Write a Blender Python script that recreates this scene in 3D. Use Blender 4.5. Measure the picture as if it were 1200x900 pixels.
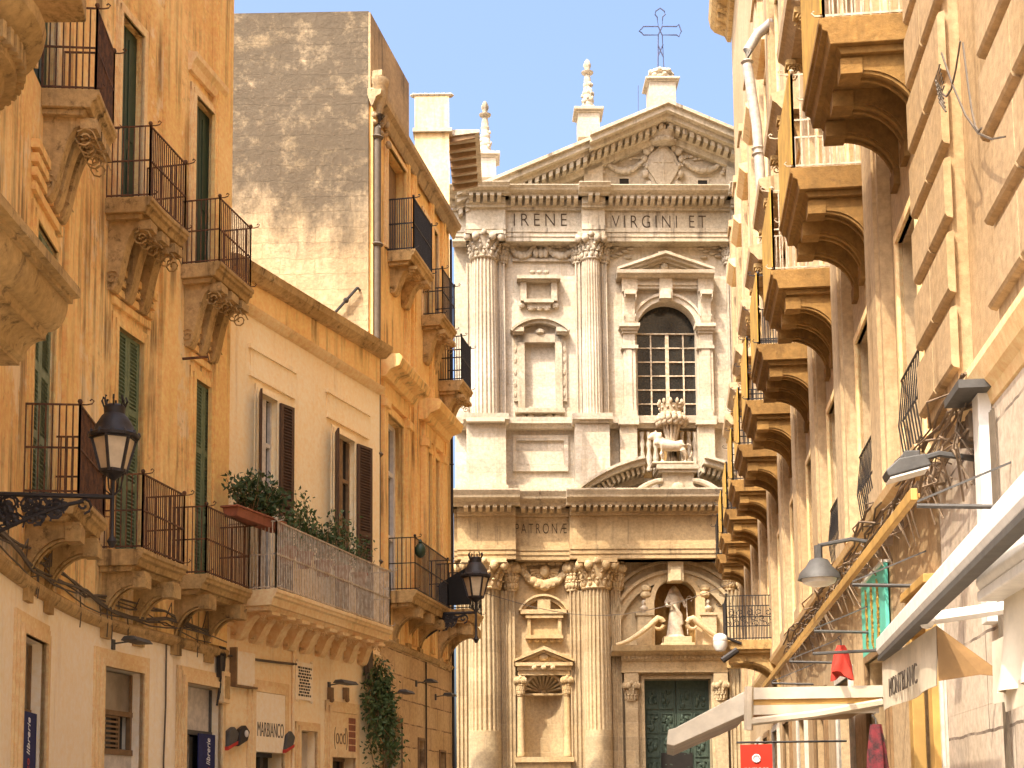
import bpy, bmesh, math, random
from mathutils import Vector, Matrix
random.seed(7)
R = math.radians
scene = bpy.context.scene
C = scene.collection
for o in list(bpy.data.objects):
    bpy.data.objects.remove(o)

# ------------------------------------------------------------------ camera
F, PX, PY = 1733.0, 600.0, 762.0
TH, RHO, CAMZ = R(6.2), 0.0096, 1.6
_f = Vector((0, math.cos(TH), math.sin(TH)))
_u = Vector((0, -math.sin(TH), math.cos(TH)))
_r = Vector((1, 0, 0))
VR = math.cos(RHO) * _r - math.sin(RHO) * _u
VU = math.sin(RHO) * _r + math.cos(RHO) * _u
cam_data = bpy.data.cameras.new("camera")
cam = bpy.data.objects.new("camera", cam_data)
C.objects.link(cam)
cam_data.sensor_width = 36
cam_data.lens = F / 1200 * 36
cam_data.shift_y = (PY - 450) / 1200
cam_data.clip_start = 0.1
cam_data.clip_end = 3000
cam.matrix_world = Matrix(((VR.x, VU.x, -_f.x, 0), (VR.y, VU.y, -_f.y, 0), (VR.z, VU.z, -_f.z, CAMZ), (0, 0, 0, 1)))
scene.camera = cam

# ------------------------------------------------------------------ light
SUN = Vector((-0.46, -0.58, 1.0)).normalized()      # towards the sun
world = bpy.data.worlds.new("World")
scene.world = world
world.use_nodes = True
wn = world.node_tree
bg = wn.nodes["Background"]
sky = wn.nodes.new("ShaderNodeTexSky")
sky.sky_type = 'NISHITA'
sky.sun_disc = False
sky.sun_elevation = math.asin(SUN.z)
sky.sun_rotation = math.atan2(SUN.x, SUN.y)
sky.altitude = 0
sky.air_density = 1.0
sky.dust_density = 10.0
sky.ozone_density = 5.0
wn.links.new(sky.outputs[0], bg.inputs[0])
bg.inputs[1].default_value = 0.147
sd = bpy.data.lights.new("sun", 'SUN')
sd.energy = 2.0
sd.angle = R(0.5)
sd.color = (1.0, 0.89, 0.72)
sun = bpy.data.objects.new("sun", sd)
C.objects.link(sun)
sun.rotation_euler = SUN.to_track_quat('Z', 'Y').to_euler()
sun.location = (-20, -30, 50)
scene.view_settings.view_transform = 'Standard'
scene.view_settings.look = 'None'
scene.view_settings.exposure = 1.80
scene.view_settings.gamma = 1.0
scene.view_settings.use_curve_mapping = False
scene.cycles.max_bounces = 10
scene.cycles.diffuse_bounces = 8

# ------------------------------------------------------------------ pixel of the 1200x900 photograph -> ray
def ray(x, y):
    return _f + ((x - PX) / F) * VR + ((PY - y) / F) * VU

# ------------------------------------------------------------------ materials
class NT:
    def __init__(s, name):
        s.m = bpy.data.materials.new(name); s.m.use_nodes = True
        s.t = s.m.node_tree; s.b = s.t.nodes["Principled BSDF"]
    def n(s, typ, **k):
        nd = s.t.nodes.new(typ)
        for a, v in k.items():
            if a.startswith('i_'):
                key = a[2:]; key = int(key) if key.isdigit() else key.replace('_', ' ')
                nd.inputs[key].default_value = v
            else: setattr(nd, a, v)
        return nd
    def l(s, a, b): s.t.links.new(a, b)
    def mix(s, f, a, b, mode='MIX'):
        nd = s.t.nodes.new('ShaderNodeMix'); nd.data_type = 'RGBA'; nd.blend_type = mode
        for sock, v in ((nd.inputs[0], f), (nd.inputs[6], a), (nd.inputs[7], b)):
            if hasattr(v, 'is_output') or isinstance(v, bpy.types.NodeSocket): s.l(v, sock)
            elif isinstance(v, (int, float)): sock.default_value = v
            else: sock.default_value = (*v[:3], 1)
        return nd.outputs[2]
    def ramp(s, v, a, b):
        nd = s.t.nodes.new('ShaderNodeMapRange'); nd.interpolation_type = 'SMOOTHSTEP'
        s.l(v, nd.inputs[0]); nd.inputs[1].default_value = a; nd.inputs[2].default_value = b
        return nd.outputs[0]
    def math(s, op, a, b):
        nd = s.t.nodes.new('ShaderNodeMath'); nd.operation = op
        for i, v in enumerate((a, b)):
            if isinstance(v, (int, float)): nd.inputs[i].default_value = v
            else: s.l(v, nd.inputs[i])
        return nd.outputs[0]
    def noise(s, vec, scale, detail=6, rough=.6):
        nd = s.n('ShaderNodeTexNoise', i_Scale=scale, i_Detail=detail, i_Roughness=rough)
        s.l(vec, nd.inputs['Vector']); return nd.outputs[0]
    def mapped(s, vec, sc):
        nd = s.t.nodes.new('ShaderNodeMapping'); nd.inputs['Scale'].default_value = sc
        s.l(vec, nd.inputs['Vector']); return nd.outputs[0]

def stone(name, c1, c2, grime=(.10, .07, .045), streak=.35, spots=.25, bump=.35, rough=.9, blocks=None, ztop=None, fine=12, big=.55, patch=None, low=None, ramp=(.50, .72), spot_r=(.58, .74)):
    """weathered plaster or stone: two tones, fine grain, rain streaks, lichen spots, optional courses of blocks"""
    t = NT(name)
    pos = t.n('ShaderNodeNewGeometry').outputs['Position']
    big_n = t.noise(pos, big, 5, .6)
    col = t.mix(t.ramp(big_n, .36, .64), c1, c2)
    fn = t.noise(pos, fine, 8, .7)
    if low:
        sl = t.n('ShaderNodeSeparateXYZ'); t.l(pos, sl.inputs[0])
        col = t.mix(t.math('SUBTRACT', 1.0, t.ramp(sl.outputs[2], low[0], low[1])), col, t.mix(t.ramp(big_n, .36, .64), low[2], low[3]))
    col = t.mix(.8, col, t.mix(t.ramp(fn, .3, .7), (.38, .38, .38), (.62, .62, .62)), 'OVERLAY')
    if patch:
        pn = t.noise(t.mapped(pos, (1, 1, .8)), patch[1], 7, .7)
        col = t.mix(t.math('MULTIPLY', t.ramp(pn, .53, .60), patch[2]), col, patch[0])
    if blocks:
        (ux, uy), bw, bh, mc, mort = blocks
        sep = t.n('ShaderNodeSeparateXYZ'); t.l(pos, sep.inputs[0])
        u = t.math('ADD', t.math('MULTIPLY', sep.outputs[0], ux), t.math('MULTIPLY', sep.outputs[1], uy))
        wn2 = t.math('MULTIPLY', t.math('SUBTRACT', t.noise(pos, 2.2, 3, .6), .5), .05 if bump < .9 else .16)
        cb = t.n('ShaderNodeCombineXYZ'); t.l(t.math('ADD', u, wn2), cb.inputs[0]); t.l(t.math('ADD', sep.outputs[2], wn2), cb.inputs[1])
        br = t.n('ShaderNodeTexBrick', offset=.5, squash=1.0)
        t.l(cb.outputs[0], br.inputs['Vector'])
        br.inputs['Scale'].default_value = 1; br.inputs['Mortar Size'].default_value = mort
        br.inputs['Brick Width'].default_value = bw; br.inputs['Row Height'].default_value = bh
        br.inputs['Color1'].default_value = (.36, .36, .36, 1); br.inputs['Color2'].default_value = (.64, .64, .64, 1)
        br.inputs['Mortar'].default_value = (.5, .5, .5, 1); br.inputs['Bias'].default_value = 0
        col = t.mix(.40 if bump < .9 else .28, col, br.outputs['Color'], 'OVERLAY')
        wob = t.ramp(t.noise(pos, 3.0, 4, .6), .3, .6)
        col = t.mix(t.math('MULTIPLY', br.outputs['Fac'], wob), col, mc)
    st = t.noise(t.mapped(pos, (3.2, 3.2, .22)), 1.6, 7, .65)
    st2 = t.noise(pos, .8, 3, .5)
    stf = t.math('MULTIPLY', t.ramp(st, *ramp), t.ramp(st2, .35, .65))
    col = t.mix(t.math('MULTIPLY', stf, streak), col, grime)
    sp = t.noise(pos, 5.5, 9, .75)
    col = t.mix(t.math('MULTIPLY', t.ramp(sp, *spot_r), spots), col, grime)
    if ztop:
        z0, z1, gc, amt = ztop
        sep2 = t.n('ShaderNodeSeparateXYZ'); t.l(pos, sep2.inputs[0])
        zz = t.math('ADD', sep2.outputs[2], t.math('MULTIPLY', t.math('SUBTRACT', t.noise(t.mapped(pos, (1.2, 1.2, .6)), 1.1, 8, .7), .5), 5.5))
        m = t.math('MULTIPLY', t.ramp(zz, z0, z1), t.math('MULTIPLY', t.ramp(t.noise(pos, 2.3, 9, .75), .18, .52), amt))
        col = t.mix(m, col, gc)
    t.l(col, t.b.inputs['Base Color'])
    t.b.inputs['Roughness'].default_value = rough
    t.b.inputs['Specular IOR Level'].default_value = .25
    h = t.math('ADD', t.math('MULTIPLY', fn, .6), t.math('MULTIPLY', sp, .9))
    if blocks: h = t.math('SUBTRACT', h, t.math('MULTIPLY', br.outputs['Fac'], .8 if bump < .9 else .35))
    bp = t.n('ShaderNodeBump', i_Strength=bump, i_Distance=.03)
    t.l(h, bp.inputs['Height']); t.l(bp.outputs[0], t.b.inputs['Normal'])
    return t.m

def plain(name, c, rough=.6, metal=0, var=.25, bump=.08, scale=9, c2=None, spec=.4):
    t = NT(name)
    pos = t.n('ShaderNodeNewGeometry').outputs['Position']
    nz = t.noise(pos, scale, 6, .65)
    c2 = c2 or tuple(v * (1 - var) for v in c)
    t.l(t.mix(t.ramp(nz, .35, .65), c, c2), t.b.inputs['Base Color'])
    t.b.inputs['Roughness'].default_value = rough; t.b.inputs['Metallic'].default_value = metal
    t.b.inputs['Specular IOR Level'].default_value = spec
    if bump:
        bp = t.n('ShaderNodeBump', i_Strength=bump, i_Distance=.02)
        t.l(t.noise(pos, scale * 4, 6, .65), bp.inputs['Height']); t.l(bp.outputs[0], t.b.inputs['Normal'])
    return t.m

def leafmat(name, c, c2):
    t = NT(name)
    pos = t.n('ShaderNodeNewGeometry').outputs['Position']
    t.l(t.mix(t.ramp(t.noise(pos, 14, 3, .6), .35, .65), c, c2), t.b.inputs['Base Color'])
    t.b.inputs['Roughness'].default_value = .55
    t.b.inputs['Specular IOR Level'].default_value = .3
    return t.m

M = {}
M['ochre'] = stone('ochre plaster', (.88, .61, .265), (.77, .46, .16), (.15, .085, .033), .95, .42, .6, patch=((.84, .66, .39), 1.3, .75), ramp=(.44, .64), spot_r=(.54, .70))
M['ochre2'] = stone('ochre plaster smooth', (.87, .58, .235), (.79, .49, .17), (.17, .095, .035), .8, .25, .35, ramp=(.47, .68))
M['cream'] = stone('cream plaster', (.92, .79, .57), (.90, .75, .51), (.42, .25, .11), .30, .06, .12, big=.35)
M['peach'] = stone('peach plaster', (.92, .75, .46), (.90, .68, .37), (.42, .25, .11), .35, .08, .15, big=.35)
M['trim'] = stone('carved local stone', (.52, .35, .155), (.38, .235, .085), (.06, .036, .017), .95, .75, .5, spot_r=(.52, .68))
M['trimlight'] = stone('dressed stone trim', (.82, .60, .32), (.75, .51, .24), (.26, .15, .065), .45, .2, .3)
M['party'] = stone('rough stone blocks', (.50, .375, .225), (.40, .29, .16), (.14, .095, .052), .4, .45, 1.0, blocks=((1, .0), .72, .33, (.40, .28, .15), .006),
                   ztop=(12.6, 14.6, (.085, .064, .042), .92))
M['parapet'] = stone('weathered parapet', (.46, .33, .18), (.30, .22, .13), (.06, .05, .038), .85, .7, .8)
M['base'] = stone('squared stone base', (.60, .42, .215), (.52, .34, .155), (.18, .11, .055), .3, .15, .3, blocks=((.19, .98), 1.25, .50, (.17, .10, .05), .016))
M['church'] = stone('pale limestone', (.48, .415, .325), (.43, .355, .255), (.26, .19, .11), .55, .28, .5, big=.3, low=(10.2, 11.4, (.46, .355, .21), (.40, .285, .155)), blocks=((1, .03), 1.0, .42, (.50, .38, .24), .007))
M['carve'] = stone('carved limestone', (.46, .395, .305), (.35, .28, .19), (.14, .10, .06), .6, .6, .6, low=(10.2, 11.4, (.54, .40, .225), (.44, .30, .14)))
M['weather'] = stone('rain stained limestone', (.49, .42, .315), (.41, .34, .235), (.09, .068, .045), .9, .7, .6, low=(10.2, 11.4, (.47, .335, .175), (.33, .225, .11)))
M['soffit'] = stone('old corbel stone', (.50, .33, .135), (.36, .22, .08), (.06, .036, .017), .95, .75, .7, spot_r=(.52, .68))
M['corbel'] = stone('corbel stone darkened for shade', (.30, .165, .048), (.19, .10, .028), (.05, .028, .013), .7, .55, .7)  # base colour darkened to carry the shade under the balconies
M['nearhouse'] = stone('tawny limestone front', (.42, .29, .16), (.36, .235, .11), (.16, .09, .035), .7, .22, .3, big=.3)
M['palazzo'] = stone('warm limestone front', (.48, .35, .205), (.40, .27, .14), (.17, .10, .04), .85, .2, .3, big=.3)
M['marble'] = stone('grey stone facing', (.52, .43, .335), (.46, .37, .27), (.28, .20, .13), .2, .1, .12, blocks=((.104, .99), 1.6, .72, (.16, .12, .09), .012))
M['roof'] = stone('roof felt', (.35, .28, .2), (.28, .22, .16))
M['street'] = stone('street paving', (.62, .55, .44), (.56, .49, .39), blocks=((1, 0), .6, .3, (.12, .1, .08), .02))
M['iron'] = plain('wrought iron', (.035, .028, .024), .55, .3, bump=.1)
M['rust'] = plain('rusty iron', (.17, .075, .03), .8, .1, c2=(.07, .035, .02))
M['ironpale'] = plain('pale rusty iron', (.56, .47, .34), .7, .05, c2=(.36, .26, .16))
M['green'] = plain('green shutter paint', (.15, .185, .095), .65, bump=.1, c2=(.105, .14, .07))
M['greenold'] = plain('faded green paint', (.22, .25, .15), .7, bump=.1, c2=(.15, .18, .10))
M['dkgreen'] = plain('dark green door paint', (.022, .045, .022), .5)
M['brown'] = plain('brown shutter paint', (.085, .042, .022), .6, bump=.12)
M['wood'] = plain('old wood', (.24, .14, .06), .7)
M['glass'] = plain('dark window glass', (.02, .02, .018), .12, bump=0, spec=.6)
M['glasslight'] = plain('dusty shop glass', (.30, .24, .165), .3, bump=.05, scale=1.6, c2=(.17, .13, .085), spec=.6)
M['dark'] = plain('dark interior', (.018, .014, .010), .9)
M['white'] = plain('white paint', (.72, .68, .61), .5, var=.15)
M['canvas'] = plain('cream canvas', (.60, .50, .36), .9, var=.25, scale=3)
M['canvaswhite'] = plain('white canvas', (.62, .54, .41), .9, var=.2, scale=2.5)
M['yellow'] = plain('yellow canvas', (.52, .295, .05), .9, var=.35, scale=3)
M['amber'] = plain('amber painted wood', (.52, .30, .08), .65, var=.3, scale=3)
M['tan'] = plain('awning cloth browned for shade', (.24, .135, .05), .9, var=.3, scale=3)  # brown tone holds the shade the awning throws on its gusset
M['cablelight'] = plain('dusty cable', (.26, .18, .11), .8, var=.5, scale=2)
M['blue'] = plain('navy cloth', (.018, .022, .10), .85)
M['red'] = plain('red sign', (.62, .035, .015), .55, var=.1)
M['redtext'] = plain('red print', (.55, .06, .03), .7)
M['whitetext'] = plain('white print', (.80, .80, .78), .7, var=.05)
M['blacktext'] = plain('dark lettering', (.06, .042, .026), .7)
M['cuttext'] = plain('cut lettering', (.075, .048, .026), .9)
M['turq'] = plain('turquoise board', (.12, .55, .42), .5, var=.12)
M['gold'] = plain('gold lettering', (.42, .25, .05), .45, .4)
M['bronze'] = plain('green bronze', (.062, .085, .058), .6, .2, bump=.3, c2=(.04, .06, .042))
M['terracotta'] = plain('terracotta', (.30, .10, .05), .8)
M['leaf'] = leafmat('leaves', (.055, .095, .028), (.085, .115, .035))
M['leafdark'] = leafmat('dark leaves', (.035, .065, .02), (.06, .085, .028))
M['lampglass'] = plain('lantern glass', (.55, .42, .26), .25, var=.15, bump=0)
M['grey'] = plain('grey metal', (.095, .088, .078), .6, .2)
M['cable'] = plain('grey cable', (.12, .09, .06), .7)
M['blueiron'] = plain('blue grey iron', (.07, .075, .13), .5, .3)
M['blackcloth'] = plain('black cloth', (.012, .011, .010), .95)
M['redcloth'] = plain('red cloth', (.55, .05, .03), .9)
M['darkred'] = plain('patterned dark red cloth', (.16, .02, .025), .9, c2=(.03, .015, .015), scale=14)
M['pipewhite'] = plain('white plastic pipe', (.44, .39, .32), .55, var=.3)
M['stonefig'] = stone('statue stone', (.50, .41, .30), (.38, .29, .19), (.15, .10, .06), .5, .4, .4)
M['interiorshade'] = plain('pale blind', (.62, .55, .45), .8)

# ------------------------------------------------------------------ mesh builder
class MB:
    def __init__(s, tf=None, step=None):
        s.v = []; s.f = []; s.tf = tf; s.step = step; s.rs = 1.0
    def add(s, vs, fs):
        n = len(s.v)
        s.v += [tuple(s.tf(*p)) if s.tf else tuple(p) for p in vs]
        s.f += [tuple(i + n for i in f) for f in fs]
    def raw(s, vs, fs):
        n = len(s.v); s.v += [tuple(p) for p in vs]; s.f += [tuple(i + n for i in f) for f in fs]
    def na(s, a0, a1):
        return max(1, int(abs(a1 - a0) / s.step + .6)) if s.step else 1
    def prism_a(s, prof, a0, a1, prof2=None):
        """profile of (b, c) swept along a"""
        n = s.na(a0, a1); k = len(prof); vs = []; fs = []
        for i in range(n + 1):
            t = i / n
            for j, (b, c) in enumerate(prof):
                if prof2: b = b + (prof2[j][0] - b) * t; c = c + (prof2[j][1] - c) * t
                vs.append((a0 + (a1 - a0) * t, b, c))
        for i in range(n):
            for j in range(k):
                fs.append((i * k + j, i * k + (j + 1) % k, (i + 1) * k + (j + 1) % k, (i + 1) * k + j))
        fs.append(tuple(range(k))); fs.append(tuple(n * k + j for j in range(k)))
        s.add(vs, fs)
    def prism_b(s, prof, b0, b1):
        """profile of (a, c) swept along b"""
        k = len(prof)
        vs = [(a, b0, c) for a, c in prof] + [(a, b1, c) for a, c in prof]
        fs = [(j, (j + 1) % k, k + (j + 1) % k, k + j) for j in range(k)] + [tuple(range(k)), tuple(range(k, 2 * k))]
        s.add(vs, fs)
    def prism_c(s, prof, c0, c1):
        k = len(prof)
        vs = [(a, b, c0) for a, b in prof] + [(a, b, c1) for a, b in prof]
        fs = [(j, (j + 1) % k, k + (j + 1) % k, k + j) for j in range(k)] + [tuple(range(k)), tuple(range(k, 2 * k))]
        s.add(vs, fs)
    def box(s, a0, a1, b0, b1, c0, c1):
        s.prism_a([(b0, c0), (b1, c0), (b1, c1), (b0, c1)], a0, a1)
    def lathe(s, ca, cb, prof, n=16, flute=0, fd=.07):
        vs = []; fs = []
        if flute: n = flute * 4
        for r, c in prof:
            for i in range(n):
                rr = r * (1 - (fd if flute and i % 4 in (1, 2) else 0))
                t = 2 * math.pi * i / n
                vs.append((ca + rr * math.cos(t), cb + rr * math.sin(t), c))
        m = len(prof)
        for j in range(m - 1):
            for i in range(n):
                fs.append((j * n + i, j * n + (i + 1) % n, (j + 1) * n + (i + 1) % n, (j + 1) * n + i))
        fs.append(tuple(range(n))); fs.append(tuple((m - 1) * n + i for i in range(n)))
        s.add(vs, fs)
    def tube(s, pts, r, n=6, closed=False):
        P = [Vector(s.tf(*p)) if s.tf else Vector(p) for p in pts]
        vs = []; fs = []; m = len(P)
        for i, p in enumerate(P):
            d = (P[min(i + 1, m - 1)] - P[max(i - 1, 0)])
            if d.length < 1e-9: d = Vector((0, 0, 1))
            d.normalize()
            x = d.cross(Vector((0, 0, 1)))
            if x.length < .05: x = d.cross(Vector((1, 0, 0)))
            x.normalize(); y = d.cross(x)
            rr = (r[i] if isinstance(r, (list, tuple)) else r) * s.rs
            for k in range(n):
                t = 2 * math.pi * (k + .5) / n
                vs.append(p + x * (math.cos(t) * rr) + y * (math.sin(t) * rr))
        for i in range(m - 1):
            for k in range(n):
                fs.append((i * n + k, i * n + (k + 1) % n, (i + 1) * n + (k + 1) % n, (i + 1) * n + k))
        fs.append(tuple(range(n))); fs.append(tuple((m - 1) * n + k for k in range(n)))
        s.raw(vs, fs)
    def blob(s, c, rad, n=8, m=5):
        if isinstance(rad, (int, float)): rad = (rad,) * 3
        vs = [(c[0], c[1], c[2] - rad[2])]; fs = []
        for j in range(1, m):
            ph = -math.pi / 2 + math.pi * j / m
            for i in range(n):
                t = 2 * math.pi * i / n
                vs.append((c[0] + rad[0] * math.cos(ph) * math.cos(t), c[1] + rad[1] * math.cos(ph) * math.sin(t), c[2] + rad[2] * math.sin(ph)))
        vs.append((c[0], c[1], c[2] + rad[2])); L = len(vs) - 1
        for i in range(n):
            fs.append((0, 1 + (i + 1) % n, 1 + i)); fs.append((L, L - n + i, L - n + (i + 1) % n))
        for j in range(m - 2):
            for i in range(n):
                fs.append((1 + j * n + i, 1 + j * n + (i + 1) % n, 1 + (j + 1) * n + (i + 1) % n, 1 + (j + 1) * n + i))
        s.add(vs, fs)
    def arch(s, ca, cc, r0, r1, b0, b1, t0=0., t1=math.pi, n=24, ky=1.):
        vs = []; fs = []
        for i in range(n + 1):
            t = t0 + (t1 - t0) * i / n; co, si = math.cos(t), math.sin(t) * ky
            vs += [(ca + r0 * co, b0, cc + r0 * si), (ca + r1 * co, b0, cc + r1 * si), (ca + r1 * co, b1, cc + r1 * si), (ca + r0 * co, b1, cc + r0 * si)]
        for i in range(n):
            for j in range(4):
                fs.append((4 * i + j, 4 * i + (j + 1) % 4, 4 * i + 4 + (j + 1) % 4, 4 * i + 4 + j))
        fs += [(0, 1, 2, 3), tuple(4 * n + j for j in range(4))]
        s.add(vs, fs)
    def text(s, txt, a, b, c, h, width=None, depth=.02, spacing=1.0, slant=0., rot=0., flip=False, thin=0.):
        """flat raised lettering centred at (a, c) on the face b, cap height h; flip when +a runs to the viewer's left"""
        cu = bpy.data.curves.new('t', 'FONT'); cu.body = txt; cu.size = 1; cu.extrude = .5; cu.align_x = 'CENTER'
        cu.space_character = spacing; cu.shear = slant; cu.offset = thin
        ob = bpy.data.objects.new('t', cu); C.objects.link(ob)
        dg = bpy.context.evaluated_depsgraph_get()
        me = bpy.data.meshes.new_from_object(ob.evaluated_get(dg))
        xs = [v.co.x for v in me.vertices]; w = max(xs) - min(xs); x0 = (max(xs) + min(xs)) / 2
        kx = (width / w) if width else h / .7
        cr, sr = math.cos(rot), math.sin(rot)
        vs = []
        for v in me.vertices:
            p, q = (v.co.x - x0) * kx, (v.co.y / .7 - .5) * h
            p, q = p * cr - q * sr, p * sr + q * cr
            if flip: p = -p
            vs.append((a + p, b + v.co.z * depth, c + q))
        s.add(vs, [tuple(p.vertices) for p in me.polygons])
        bpy.data.objects.remove(ob); bpy.data.curves.remove(cu); bpy.data.meshes.remove(me)
    def leaf(s, p, size, up=.3):
        d = Vector((random.gauss(0, 1), random.gauss(0, 1), random.gauss(up, 1))).normalized()
        w = d.cross(Vector((random.gauss(0, 1), random.gauss(0, 1), random.gauss(0, 1)))).normalized()
        p = Vector(p); l = size * random.uniform(.7, 1.3)
        s.raw([p, p + d * l * .5 + w * l * .24, p + d * l, p + d * l * .5 - w * l * .24], [(0, 1, 2, 3)])
    def build(s, name, mat, parent=None, smooth=None, bevel=None):
        me = bpy.data.meshes.new(name)
        org = Vector((0, 0, 0))
        if parent is None and s.v:
            xs, ys, zs = zip(*s.v)
            org = Vector(((min(xs) + max(xs)) / 2, (min(ys) + max(ys)) / 2, min(zs)))
        me.from_pydata([Vector(p) - org for p in s.v], [], s.f)
        bm = bmesh.new(); bm.from_mesh(me)
        bmesh.ops.recalc_face_normals(bm, faces=bm.faces)
        bm.to_mesh(me); bm.free()
        if smooth:
            me.shade_smooth(); me.set_sharp_from_angle(angle=R(smooth))
        me.materials.append(M[mat])
        o = bpy.data.objects.new(name, me); C.objects.link(o); o.location = org
        if bevel:
            bv = o.modifiers.new('edge', 'BEVEL'); bv.width = bevel; bv.segments = 2; bv.limit_method = 'ANGLE'; bv.angle_limit = R(35)
        if parent is not None:
            o.parent = parent
            if parent.parent is None: o.matrix_parent_inverse = Matrix.Translation(-parent.location)
        return o

def root(name, loc, label, cat, group=None):
    o = bpy.data.objects.new(name, None); C.objects.link(o); o.location = loc
    o.empty_display_size = .3
    return tag(o, label, cat, group)
def tag(o, label, cat, group=None, kind=None):
    if label: o['label'] = label
    if cat: o['category'] = cat
    if group: o['group'] = group
    if kind: o['kind'] = kind
    return o

# ------------------------------------------------------------------ walls in plan
def _cr(p0, p1, p2, p3, t):
    return tuple(.5 * ((2 * b) + (-a + c) * t + (2 * a - 5 * b + 4 * c - d) * t * t + (-a + 3 * b - 3 * c + d) * t ** 3) for a, b, c, d in zip(p0, p1, p2, p3))
class Wall:
    """a wall line in plan; (s, d, z) = along, out towards the street, up"""
    def __init__(w, pts, side, spline=False):
        w.side = side
        if spline:
            q = [pts[0]] + list(pts) + [pts[-1]]; o = []
            for i in range(len(pts) - 1):
                for k in range(6): o.append(_cr(q[i], q[i + 1], q[i + 2], q[i + 3], k / 6))
            o.append(pts[-1]); pts = o
        w.curved = spline; w.p = pts; w.s = [0]
        for a, b in zip(pts, pts[1:]): w.s.append(w.s[-1] + math.dist(a, b))
        w.L = w.s[-1]; w.t = []
        for i in range(len(pts)):
            a = pts[max(0, i - 1)]; b = pts[min(len(pts) - 1, i + 1)]; l = math.dist(a, b)
            w.t.append(((b[0] - a[0]) / l, (b[1] - a[1]) / l))
    def P(w, s, d, z):
        i = 0
        while i < len(w.s) - 2 and s > w.s[i + 1]: i += 1
        k = (s - w.s[i]) / (w.s[i + 1] - w.s[i]); a, b = w.p[i], w.p[i + 1]; kk = min(1, max(0, k))
        t = [w.t[i][j] * (1 - kk) + w.t[i + 1][j] * kk for j in (0, 1)]; l = math.hypot(*t)
        return (a[0] + (b[0] - a[0]) * k + t[1] / l * w.side * d, a[1] + (b[1] - a[1]) * k - t[0] / l * w.side * d, z)
    def frame(w, s):
        """straight frame tangent to the wall at s, for rigid pieces: local a along, b out, c up"""
        p = w.P(s, 0, 0); q = w.P(s + .05, 0, 0); l = math.dist(p, q)
        t = ((q[0] - p[0]) / l, (q[1] - p[1]) / l); n = (t[1] * w.side, -t[0] * w.side)
        return lambda a, b, c: (p[0] + t[0] * a + n[0] * b, p[1] + t[1] * a + n[1] * b, c)
    def at(w, x, y, d=0.):
        """photograph pixel -> (s, z) on the wall surface offset by d"""
        r = ray(x, y); k = r.x / r.y; lo, hi, N = -3., w.L + 3., 300; prev = None
        for i in range(N + 1):
            s = lo + (hi - lo) * i / N; p = w.P(s, d, 0); v = p[0] - k * p[1]
            if prev and prev[1] * v <= 0 and p[1] > 1:
                s = prev[0] + (s - prev[0]) * (prev[1] / (prev[1] - v)); break
            prev = (s, v)
        p = w.P(s, d, 0)
        return s, CAMZ + r.z * p[1] / r.y
    def sY(w, Y):
        lo, hi = -3., w.L + 3.
        for _ in range(40):
            m = (lo + hi) / 2
            if w.P(m, 0, 0)[1] < Y: lo = m
            else: hi = m
        return lo
    def mb(w): return MB(w.P, .45 if w.curved else None)
    def fb(w, s): return MB(w.frame(s))
    def shell(w, s0, s1, z0, z1, holes, depth=.3, ztop=None):
        """front face with openings and their reveals; holes = (s0, s1, z0, z1)"""
        m = MB(w.P)
        S = {s0, s1}; Z = {z0, z1}
        for h in holes: S |= {max(s0, h[0]), min(s1, h[1])}; Z |= {max(z0, h[2]), min(z1, h[3])}
        if w.curved:
            k = s0
            while k < s1:
                if min(abs(k - q) for q in S) > .15: S.add(k)
                k += .45
        S = sorted(S); Z = sorted(Z)
        vi = {}; vs = []; fs = []
        def V(s, d, z):
            if ztop and z == z1: zz = z + (ztop - z1) * (s - s0) / (s1 - s0)
            else: zz = z
            k = (round(s, 4), d, round(zz, 4))
            if k not in vi: vi[k] = len(vs); vs.append((s, d, zz))
            return vi[k]
        def hole(a, b): return any(h[0] - 1e-6 < a < h[1] + 1e-6 and h[2] - 1e-6 < b < h[3] + 1e-6 for h in holes)
        nS, nZ = len(S) - 1, len(Z) - 1
        H = [[hole((S[i] + S[i + 1]) / 2, (Z[j] + Z[j + 1]) / 2) for j in range(nZ)] for i in range(nS)]
        for i in range(nS):
            for j in range(nZ):
                a, b, c, d_ = S[i], S[i + 1], Z[j], Z[j + 1]
                if not H[i][j]: fs.append((V(a, 0, c), V(b, 0, c), V(b, 0, d_), V(a, 0, d_)))
                else:
                    for ni, nj, e0, e1 in ((i - 1, j, (a, c), (a, d_)), (i + 1, j, (b, c), (b, d_)), (i, j - 1, (a, c), (b, c)), (i, j + 1, (a, d_), (b, d_))):
                        if ni < 0 or nj < 0 or ni >= nS or nj >= nZ or not H[ni][nj]:
                            fs.append((V(e0[0], 0, e0[1]), V(e1[0], 0, e1[1]), V(e1[0], -depth, e1[1]), V(e0[0], -depth, e0[1])))
        m.add(vs, fs)
        return m
    def body(w, m, s0, s1, z0, z1, back, depth=.33):
        """closed volume behind the shell"""
        n = max(1, int((s1 - s0) / .5)) if w.curved else 1
        pts = [w.P(s0 + (s1 - s0) * i / n, -depth, 0)[:2] for i in range(n + 1)] + back
        k = len(pts)
        m.raw([(p[0], p[1], z0) for p in pts] + [(p[0], p[1], z1) for p in pts],
              [(j, (j + 1) % k, k + (j + 1) % k, k + j) for j in range(k)] + [tuple(range(k)), tuple(range(k, 2 * k))])

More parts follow.
